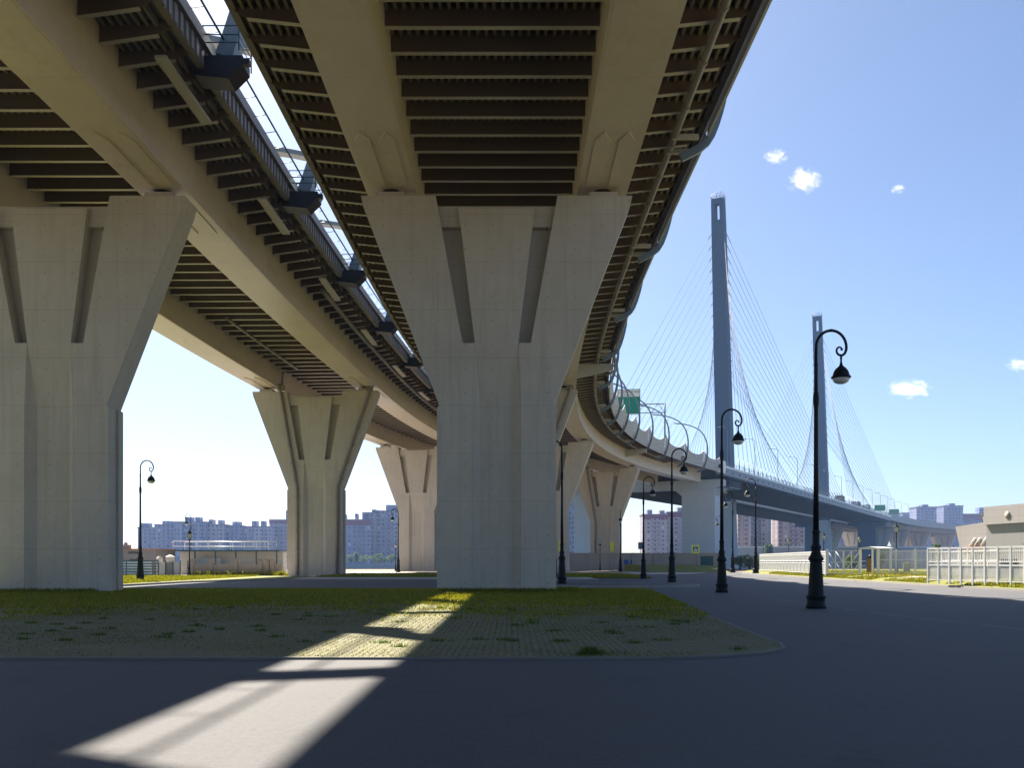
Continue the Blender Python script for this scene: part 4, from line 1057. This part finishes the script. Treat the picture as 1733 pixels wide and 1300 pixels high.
mb.tube([(xb, .3, -.4), (xb, .3, zg + 1.7)], .14, 8); mb.build('gantry', arch_m, sgn)

# ------------------------------------------------------------------ lorries, signs and lights on the cable bridge
def lorry(s, off, label, mat, w=2.5, h=3.4, l=9):
    p = P(s, off, 24.3); t = thing('lorry', label, 'lorry', tuple(p), -H(s), 'vehicles on the cable bridge')
    mb = MB(); mb.box((0, l * .08, 2.15), (w, l * .72, h - 1.1)); mb.build('cargo_box', mat, t)
    mb = MB(); mb.prism([(-l * .5, .6), (-l * .3, .6), (-l * .3, 2.9), (-l * .42, 2.9), (-l * .5, 1.9)], lambda a, b, t_: (t_, a, b), -w * .46, w * .46); mb.build('cab', mat, t)
    mb = MB(); mb.box((0, 0, .75), (w * .8, l * .9, .3)); mb.build('chassis', black_m, t)
    for y in (-l * .38, l * .2, l * .36):
        for sx in (-1, 1):
            mb = MB(); mb.lathe([(.5, -.14), (.5, .14)], n=12); o = mb.build('wheel', tyre_m, t, loc=(sx * w * .42, y, .5)); o.rotation_euler = (0, R(90), 0)
maroon2 = plain('lorry_maroon', (.12, .05, .09), .5); teal2 = plain('lorry_teal', (.02, .16, .20), .5); violet2 = plain('lorry_violet', (.12, .10, .22), .5)
def s_at(u, off):
    return solve(off, (u - CU) / FPX, 245, 700)
lorry(s_at(1421, 8.5), 8.5, 'dark maroon lorry crossing just right of the farther pylon', maroon2, 2.6, 4.2)
lorry(s_at(1449, 8.5), 8.5, 'violet-grey lorry in the middle of the three on the bridge', violet2, 2.6, 4.0)
lorry(s_at(1466, 8.5), 8.5, 'teal lorry, farthest right of the three on the bridge', teal2, 2.6, 4.0)
for u, lb in ((1489, 'first small grey-green gantry sign at the far end of the cable bridge'), (1513, 'second small green gantry sign at the far end of the cable bridge')):
    s = s_at(u, 3); p = P(s, 3, 24.3); t = thing('gantry_sign', lb, 'road sign', tuple(p), -H(s), 'green gantry signs far away')
    mb = MB(); mb.box((0, 0, 6.4), (5.5, .2, 3.2)); mb.build('panel', green_m, t)
    mb = MB(); mb.tube([(-3.2, .2, 0), (-3.2, .2, 6.5), (3.2, .2, 6.5), (3.2, .2, 0)], .15, 6); mb.build('gantry', arch_m, t)
ml = None
s_l = list(np.arange(S_END + 10, S_FAR + 80, 26.0))
for k, s in enumerate(s_l):
    p = P(s, 10.4, 25.2)
    if ml is None:
        ml = thing('deck_lamp', 'thin grey lighting mast on the bridge parapet among the stay cables', 'lighting mast', tuple(p), -H(s), 'lighting masts along the cable bridge')
        mb = MB(); mb.tube([(0, 0, 0), (0, 0, 9.4), (-.4, 0, 10), (-2.2, 0, 10.3)], .07, 6); mb.build('mast', arch_m, ml)
        mb = MB(); mb.box((-2.4, 0, 10.3), (.8, .25, .12)); mb.build('lamp_head', arch_m, ml)
    else: dup(ml, tuple(p), -H(s))

# ------------------------------------------------------------------ apartment blocks across the river
def block(u0, u1, vt, Y, mat, label, depth=16, roof=roof_m, boxes=(), band=None, base=0.0, rz=0.0, wings=()):
    a, b = AT(u0, vt, Y), AT(u1, vt, Y); w = b.x - a.x; h = a.z - base
    t = thing('apartment_block', label, 'apartment block', ((a.x + b.x) / 2, Y, base), rz, 'apartment blocks across the river')
    mb = MB(); mb.box((0, depth / 2, h / 2), (w, depth, h))
    for x, ww_, d in wings: mb.box((x * w, -d / 2, h / 2 - .4), (ww_ * w, d, h - .8))
    mb.build('walls', mat, t)
    mb = MB(); mb.box((0, depth / 2, h + .35), (w + .8, depth + .8, .7)); mb.build('roof', roof, t)
    for x, ww_, hh in boxes: mb = MB(); mb.box((x * w, depth * .4, h + .7 + hh / 2), (ww_ * w, depth * .5, hh)); mb.build('roof_hut', mat, t)
    if band: mb = MB(); mb.box((0, -.25, h - band / 2), (w + .3, .5, band)); mb.build('roof_band', maroon_m, t)
    nb = max(1, int(w / 13))
    for k in range(nb):
        x = -w / 2 + w * (k + .5) / nb
        mb = MB()
        for z in np.arange(4, h - 3, 2.9): mb.box((x, -.6, z), (min(5.5, w / nb * .45), 1.2, 1.05))
        mb.build('balconies', [fac_pale, edge_m, grey_m][k % 3], t)
    return t
block(233, 262, 894, 700, fac_blue, 'leftmost grey-blue apartment block with stacked balconies at its left end', boxes=((-.2, .5, 3),))
block(261.5, 296, 889, 694, fac_blue, 'second apartment block from the left, lower roof with two huts', boxes=((.0, .35, 2.5), (.35, .2, 2)))
block(295, 348, 884.5, 688, fac_blue, 'tallest grey-blue block of the left row behind the lantern post', boxes=((-.1, .2, 3.2), (.2, .14, 3.2)), wings=((-.3, .2, 3), (.3, .2, 3)))
block(348, 380, 889, 692, fac_pale, 'pale block between the tallest left block and the lilac one', boxes=((-.3, .2, 3.5), (.2, .2, 3)))
block(380, 409, 891, 697, fac_blue, 'grey-blue block with one roof hut above the white roof railing', boxes=((.1, .4, 2.8),))
block(409, 457, 892.5, 702, fac_pale, 'long pale block of the left row with two small roof huts', boxes=((-.1, .15, 4), (.2, .12, 4)), wings=((.1, .25, 3),))
block(456, 500, 881, 720, fac_pink, 'pinkish block with a dark roof band left of the piped pier', band=2.4, boxes=((.35, .5, 7),))
block(560, 627, 881, 640, fac_blue, 'grey-blue block with a maroon roof band between the two left piers', band=3.2, boxes=((-.25, .2, 3.6), (.12, .05, 4), (.3, .05, 4)))
block(614, 636, 869, 648, fac_pink, 'slim lilac tower joined to the maroon-topped block', boxes=((.3, .3, 2),))
block(635, 684, 866, 655, fac_pale, 'pale tower with a square roof hut left of the small far pier', boxes=((.08, .45, 4.0),))
block(728, 770, 857, 660, fac_pale, 'narrow slice of a pale block right of the small far pier')
block(930, 986, 856, 560, fac_pale, 'pale tower between the central pier and the square portal column', boxes=((.3, .3, 3),))
block(1018, 1046, 862, 565, fac_blue, 'narrow block seen between square column and stained pier')
block(1088, 1130, 872, 640, fac_pink, 'pink block with a dark roof band right of the stained pier', band=3, boxes=((-.2, .2, 3), (.3, .2, 2.5)))
block(1129, 1182, 868, 648, fac_pink, 'wider pink block behind the square column, dark roof band', band=3, boxes=((.0, .3, 3),))
block(1206, 1250, 866, 650, fac_pink, 'pink block just right of the wide square column')
block(1249, 1305, 852, 600, fac_brown, 'tall brown and white block below the cable bridge deck', wings=((-.25, .2, 4), (.25, .2, 4)))
block(1317, 1376, 875, 640, fac_brown, 'lower brown block behind the fence, left of the nearest lamp', boxes=((-.2, .25, 3),))
block(1395, 1440, 880, 760, fac_blue, 'dim block seen past the foot of the farther pylon')
block(1527, 1552, 869, 900, fac_blue, 'low block at the end of the bridge, leftmost of the right skyline')
block(1551, 1585, 859, 880, fac_blue, 'first of two square towers on the right skyline', boxes=((0, .3, 2),))
block(1597, 1630, 857, 880, fac_blue, 'second square tower on the right skyline, beside the pale building', boxes=((0, .3, 2),))
block(1629, 1690, 871, 900, fac_blue, 'dark-roofed block peeping over the pale building', band=6, boxes=((.2, .4, 6),))
# warehouse strip on the far bank
a_, b_ = AT(1215, 921, 575), AT(1600, 921, 575)
wh = thing('warehouse', 'long pale low building on the far bank behind the white fence', 'warehouse', (a_.x, 575, -.3))
mb = MB(); mb.box(((b_.x - a_.x) / 2, 6, (a_.z - 2) / 2), (b_.x - a_.x, 12, a_.z - 2)); mb.build('walls', blank_m, wh)
mb = MB(); mb.box(((b_.x - a_.x) / 2, 6, a_.z - 1.6), (b_.x - a_.x + 1, 13, .8)); mb.build('roof', white_m, wh)

# ------------------------------------------------------------------ trees and grass
def leaf_cloud(clumps, n, size, seed):
    r_ = np.random.default_rng(seed); V = []; F = []; T = []
    for (cx_, cy_, cz_, rx, rz) in clumps:
        m = int(n)
        d = r_.normal(size=(m, 3)); d /= np.linalg.norm(d, axis=1)[:, None]; rad = r_.uniform(.55, 1.0, m)[:, None] ** .6
        c = np.array([cx_, cy_, cz_]) + d * rad * np.array([rx, rx, rz])
        a = r_.normal(size=(m, 3)); a /= np.linalg.norm(a, axis=1)[:, None]; b = np.cross(a, r_.normal(size=(m, 3))); b /= np.linalg.norm(b, axis=1)[:, None]
        s_ = size * r_.uniform(.6, 1.3, m)[:, None]
        q = np.stack([c - a * s_, c + b * s_ * .6, c + a * s_, c - b * s_ * .6], 1).reshape(-1, 3)
        V.append(q); T.append(np.repeat(r_.uniform(0, 1, m), 4))
    return np.concatenate(V), np.concatenate(T)
def quads(name, V, T, mat, parent=None, k=4, loc=(0, 0, 0)):
    me = bpy.data.meshes.new(name); nf = len(V) // k
    me.vertices.add(len(V)); me.vertices.foreach_set('co', np.asarray(V, np.float32).ravel())
    me.loops.add(len(V)); me.loops.foreach_set('vertex_index', np.arange(len(V), dtype=np.int32))
    me.polygons.add(nf); me.polygons.foreach_set('loop_start', np.arange(0, len(V), k, dtype=np.int32)); me.polygons.foreach_set('loop_total', np.full(nf, k, np.int32))
    at = me.attributes.new('tint', 'FLOAT', 'POINT'); at.data.foreach_set('value', np.asarray(T, np.float32))
    me.materials.append(mat); me.update(); me.validate()
    o = bpy.data.objects.new(name, me); COL.objects.link(o); o.location = loc
    if parent: o.parent = parent
    return o
bark_m = plain('bark', (.10, .08, .06), .9)
def tree(u, vt, Y, w, label, seed, base=0.0, group='round trees on the far bank'):
    p = AT(u, vt, Y); h = p.z - base; r_ = random.Random(seed); wm = w * Y / FPX
    t = thing('tree', label, 'tree', (p.x, Y, base), 0, group)
    mb = MB(); mb.tube([(0, 0, -.5), (.1, 0, h * .3), (.2, .1, h * .6)], [.28, .2, .1], 7)
    for k in range(4): a = k * 1.6; mb.tube([(.1, 0, h * .3), (math.cos(a) * wm * .3, math.sin(a) * wm * .3, h * .6)], [.12, .05], 5)
    mb.build('trunk', bark_m, t)
    cl = [(r_.uniform(-.3, .3) * wm, r_.uniform(-.3, .3) * wm, h * r_.uniform(.3, .78), wm * r_.uniform(.18, .3), h * r_.uniform(.13, .22)) for _ in range(11)]
    V, T_ = leaf_cloud(cl, 60, .45 * max(.5, h / 9), seed); quads('crown', V, T_, leaf_m, t)
tl = ['leftmost round bush on the far bank between the left piers', 'taller tree behind the first bush between the left piers', 'widest round bush in the middle between the left piers', 'round bush right of the widest one, low crown',
      'pointed-top tree above the middle bushes between the left piers', 'bush left of the far lamp post on the left', 'bush right of the far lamp post on the left']
for k, (u, vt, w) in enumerate(((595, 938, 17), (604, 933, 12), (616, 937, 22), (634, 938, 20), (641, 934, 16), (651, 941, 12), (663, 937, 17))):
    tree(u, vt, 562 + (k % 3) * 5, w, tl[k], 11 + k)
tr2 = ['shrub right of the square portal column, behind the fence end', 'grey-green shrub left of the white fence end', 'third shrub by the start of the white fence', 'shrub behind the white gate', 'light tree above the white fence near the brown block',
       'small tree between the far piers behind the gate', 'tree under the far approach deck by the pale building']
for k, (u, vt, w, Y) in enumerate(((1252, 938, 24, 180), (1268, 934, 20, 185), (1283, 940, 20, 178), (1440, 938, 26, 190), (1300, 915, 16, 560), (1490, 930, 14, 190), (1585, 915, 18, 190))):
    tree(u, vt, Y, w, tr2[k], 31 + k, group='shrubs and trees by the water on the right')

def blades(n, area, hmin, hmax, seed, z=.03, wid=.012):
    r_ = np.random.default_rng(seed)
    xy = area(r_, n); n = len(xy); h = r_.uniform(hmin, hmax, n); a = r_.uniform(0, 2 * np.pi, n); ln = r_.normal(0, .35, (n, 2)) * h[:, None]
    w = wid * (1 + xy[:, 1] / 18)
    zb = np.full(n, z) if np.isscalar(z) else z(xy)
    dx = np.stack([np.cos(a), np.sin(a)], 1) * w[:, None]
    V = np.zeros((n, 3, 3)); V[:, 0, :2] = xy - dx; V[:, 1, :2] = xy + dx; V[:, 2, :2] = xy + ln; V[:, :2, 2] = zb[:, None] - .02; V[:, 2, 2] = zb + h
    return V.reshape(-1, 3), np.repeat(r_.uniform(0, 1, n), 3)
def lot_area(r_, n):
    y = 25 + 29 * r_.uniform(0, 1, n) ** .9; x = r_.uniform(-44, 7.4, n)
    nz = np.sin(x * .9 + np.sin(y * .7) * 2) * np.sin(y * 1.1 + np.cos(x * .5) * 2) * .5 + np.sin(x * .23) * .3
    keep = (x < 5.25 + (y - 19.5) * .072) & (((y - 31) / 11 + nz * 1.0) > r_.uniform(-.5, 1.1, n)) & ~((np.abs(x + .8) < 3.1) & (y > 48.2) & (y < 50.4)) & ~((np.abs(x + 24.2) < 3.1) & (y > 48.2) & (y < 50.4))
    return np.stack([x, y], 1)[keep]
V1, T1_ = blades(210000, lot_area, .04, .12, 3)
def tufts(r_, n):
    cs = [(-4.9, 19.6), (-4.0, 20.9), (-2.5, 18.2), (-1.4, 18.6), (-.2, 18.9), (1.0, 18.6), (.9, 21.3), (2.2, 20.5), (3.2, 22.5), (1.2, 16.0), (1.5, 16.05), (-7.2, 19.5), (-9.4, 22), (-10.5, 20.4), (-12.2, 24), (-14, 20), (-6.1, 22.8), (-15.2, 18.4), (-2.9, 24.4), (-1.6, 26.1), (.6, 25), (3.4, 26.5), (-.5, 28.4), (4.2, 29), (-5.2, 26.8), (2.3, 24.2), (.1, 23.2), (-11.8, 17.2), (3.0, 18.8), (1.4, 27.5), (4.5, 24.5)]
    rr = random.Random(5); cs += [(rr.uniform(-18, 4.6), rr.uniform(16.5, 32)) for _ in range(70)]
    k = r_.integers(0, len(cs), n); c = np.array(cs)[k]; s_ = np.where((k >= 9) & (k <= 10), .12, np.where(k < 31, .075, .05))
    return c + r_.normal(0, 1, (n, 2)) * s_[:, None] * np.array([1.5, 1.0])
V2, T2_ = blades(7000, tufts, .02, .09, 4, wid=.006)
def bigtuft(r_, n): return np.array([1.32, 16.0]) + r_.normal(0, 1, (n, 2)) * np.array([.075, .06])
V3, T3_ = blades(420, bigtuft, .05, .17, 6, wid=.006)
def pierbase(r_, n):
    x = np.concatenate([r_.uniform(-3.9, 2.3, n // 2), r_.uniform(-27.5, -21, n // 4), r_.uniform(2.3, 3.4, n // 4)]); y = np.concatenate([48.0 - np.abs(r_.normal(0, .25, n // 2)), 48.0 - np.abs(r_.normal(0, .25, n // 4)), r_.uniform(48, 50.5, n // 4)])
    return np.stack([x, y], 1)
V4, T4_ = blades(5000, pierbase, .06, .30, 8)
g1 = quads('grass', np.concatenate([V1, V4]), np.concatenate([T1_, T4_]), blade_m, k=3); tag(g1, kind='stuff')
tuft_m = blademat('tuft_blade', (.05, .10, .010), (.12, .18, .02))
tag(quads('grass_tufts', np.concatenate([V2, V3]), np.concatenate([T2_, T3_]), tuft_m, k=3), kind='stuff')
def lawn_area(r_, n):
    y = r_.uniform(56.6, 96, n); x = -25.6 - 28 * r_.uniform(0, 1, n) ** 1.3; return np.stack([x, y], 1)
def right_area(r_, n):
    y = r_.uniform(48, 112, n); x = np.interp(y, [20, 62, 82, 116, 140], [27.5, 27.45, 28.2, 30.4, 34]) + .3 + r_.uniform(0, 1, n) ** 1.5 * 14
    nz = np.sin(y * .55 + np.sin(x * 1.3)) * .5 + np.sin(y * 1.7 + x) * .3
    keep = ~((nz > .1) & (x < np.interp(y, [20, 62, 82, 116, 140], [27.5, 27.45, 28.2, 30.4, 34]) + 4.5) & (y > 56) & (y < 82)); return np.stack([x, y], 1)[keep]
def strip_area(r_, n): return np.stack([r_.uniform(-19, 13, n), r_.uniform(90.4, 112, n)], 1)
def rz_(xy):
    d = xy[:, 0] - np.interp(xy[:, 1], [20, 62, 82, 116, 140], [27.5, 27.45, 28.2, 30.4, 34]); return np.interp(d, [.02, 1.1, 3, 120], [.1, .34, .47, .5])
A = [blades(26000, lawn_area, .05, .2, 21, .14), blades(30000, right_area, .05, .2, 22, rz_), blades(14000, strip_area, .06, .2, 23, .16)]
g2 = quads('grass', np.concatenate([a[0] for a in A]), np.concatenate([a[1] for a in A]), blade_m, k=3); tag(g2, kind='stuff')
# moss and short grass through the paving joints
def moss_area(r_, n):
    x = np.round(r_.uniform(-14, 7, n) / .125) * .125 + r_.normal(0, .028, n); y = 15.5 + 16 * r_.uniform(0, 1, n) ** 1.2
    nz = np.sin(x * 1.3 + np.sin(y * 1.9) * 1.5) * .5 + np.sin(x * .4 + y * .9) * .5
    keep = (x < 5.1 + (y - 19.5) * .06) & (x < 2.5 + (y - 15.4) * 1.1) & (nz + (y - 22) / 14 > r_.uniform(-1.0, 1.0, n)); return np.stack([x, y], 1)[keep]
Vm, Tm = blades(90000, moss_area, .010, .032, 31, wid=.007)
tag(quads('moss', Vm, Tm, blademat('moss_blade', (.10, .115, .03), (.21, .20, .06)), k=3), kind='stuff')
# weeds along the stone wall and a bright bush at the piped pier's foot
def weeds(r_, n):
    x = np.concatenate([r_.uniform(-36, -26, n * 2 // 3), np.full(n // 3, (474 - CU) * 98 / FPX) + r_.normal(0, .25, n // 3)]); y = np.concatenate([106.3 + r_.normal(0, .15, n * 2 // 3), 98.5 + r_.normal(0, .2, n // 3)]); return np.stack([x, y], 1)
V5, T5_ = blades(1500, weeds, .1, .75, 24, -.02); tag(quads('weeds', V5, T5_, blade_m, k=3), kind='stuff')

# ------------------------------------------------------------------ clouds (outside the haze)
def cloudmat():
    m = bpy.data.materials.new('cloud'); m.use_nodes = True; nt = m.node_tree; nt.nodes.remove(nt.nodes['Principled BSDF'])
    tc = N(nt, 'ShaderNodeTexCoord'); ln_ = N(nt, 'ShaderNodeVectorMath', operation='LENGTH'); L(nt, tc.outputs['Object'], ln_.inputs[0])
    oi = N(nt, 'ShaderNodeObjectInfo'); ad = N(nt, 'ShaderNodeVectorMath', operation='ADD'); sc_ = N(nt, 'ShaderNodeVectorMath', operation='SCALE'); sc_.inputs[3].default_value = .01
    L(nt, oi.outputs['Location'], sc_.inputs[0]); L(nt, tc.outputs['Object'], ad.inputs[0]); L(nt, sc_.outputs[0], ad.inputs[1])
    n = noise(nt, ad.outputs[0], 2.0, 6, .62, .6)
    d = math_(nt, 'SUBTRACT', math_(nt, 'ADD', math_(nt, 'MULTIPLY', math_(nt, 'SUBTRACT', n, .46), 3.2), .55), ln_.outputs['Value'])
    d = math_(nt, 'MULTIPLY', math_(nt, 'MAXIMUM', d, 0.0), .03)
    v = N(nt, 'ShaderNodeVolumePrincipled'); v.inputs['Color'].default_value = (1, 1, 1, 1); v.inputs['Anisotropy'].default_value = .3
    L(nt, d, v.inputs['Density']); L(nt, v.outputs[0], nt.nodes['Material Output'].inputs['Volume'])
    return m
cloud_m = cloudmat()
cmb = MB(); cmb.lathe([(.02, -1), (.5, -.86), (.86, -.5), (1, 0), (.86, .5), (.5, .86), (.02, 1)], n=16); cloud_me = cmb.mesh('cloud', cloud_m)
for u, v, w, h, lb in ((1313, 265, 38, 26, 'small white cloud high above the nearer pylon'), (1361, 305, 56, 44, 'largest white cloud, right of the nearer pylon top'), (1520, 320, 26, 16, 'tiny cloud right of the largest cloud'),
                       (1538, 659, 74, 32, 'long flat cloud low in the sky on the right'), (1724, 617, 40, 22, 'small cloud cut by the right edge of the picture')):
    Y = 3500.0; p = AT(u, v, Y)
    o = link('cloud', cloud_me, None, tuple(p)); o.scale = (w * .58 * Y / FPX, w * .4 * Y / FPX, h * .6 * Y / FPX); tag(o, lb, 'cloud')

# ------------------------------------------------------------------ haze
HAZE = 1
if HAZE:
    mb = MB(); mb.box((60, 470, 64), (2000, 1080, 136)); hz = mb.mesh('haze', [])
    m = bpy.data.materials.new('haze'); m.use_nodes = True; nt = m.node_tree; nt.nodes.remove(nt.nodes['Principled BSDF'])
    v = N(nt, 'ShaderNodeVolumePrincipled'); v.inputs['Color'].default_value = (.32, .54, 1.0, 1); v.inputs['Density'].default_value = .0002; v.inputs['Anisotropy'].default_value = 0.0
    L(nt, v.outputs[0], nt.nodes['Material Output'].inputs['Volume']); m.cycles.homogeneous_volume = True if hasattr(m, 'cycles') and hasattr(m.cycles, 'homogeneous_volume') else False
    hz.materials.append(m); tag(link('haze', hz), kind='stuff')
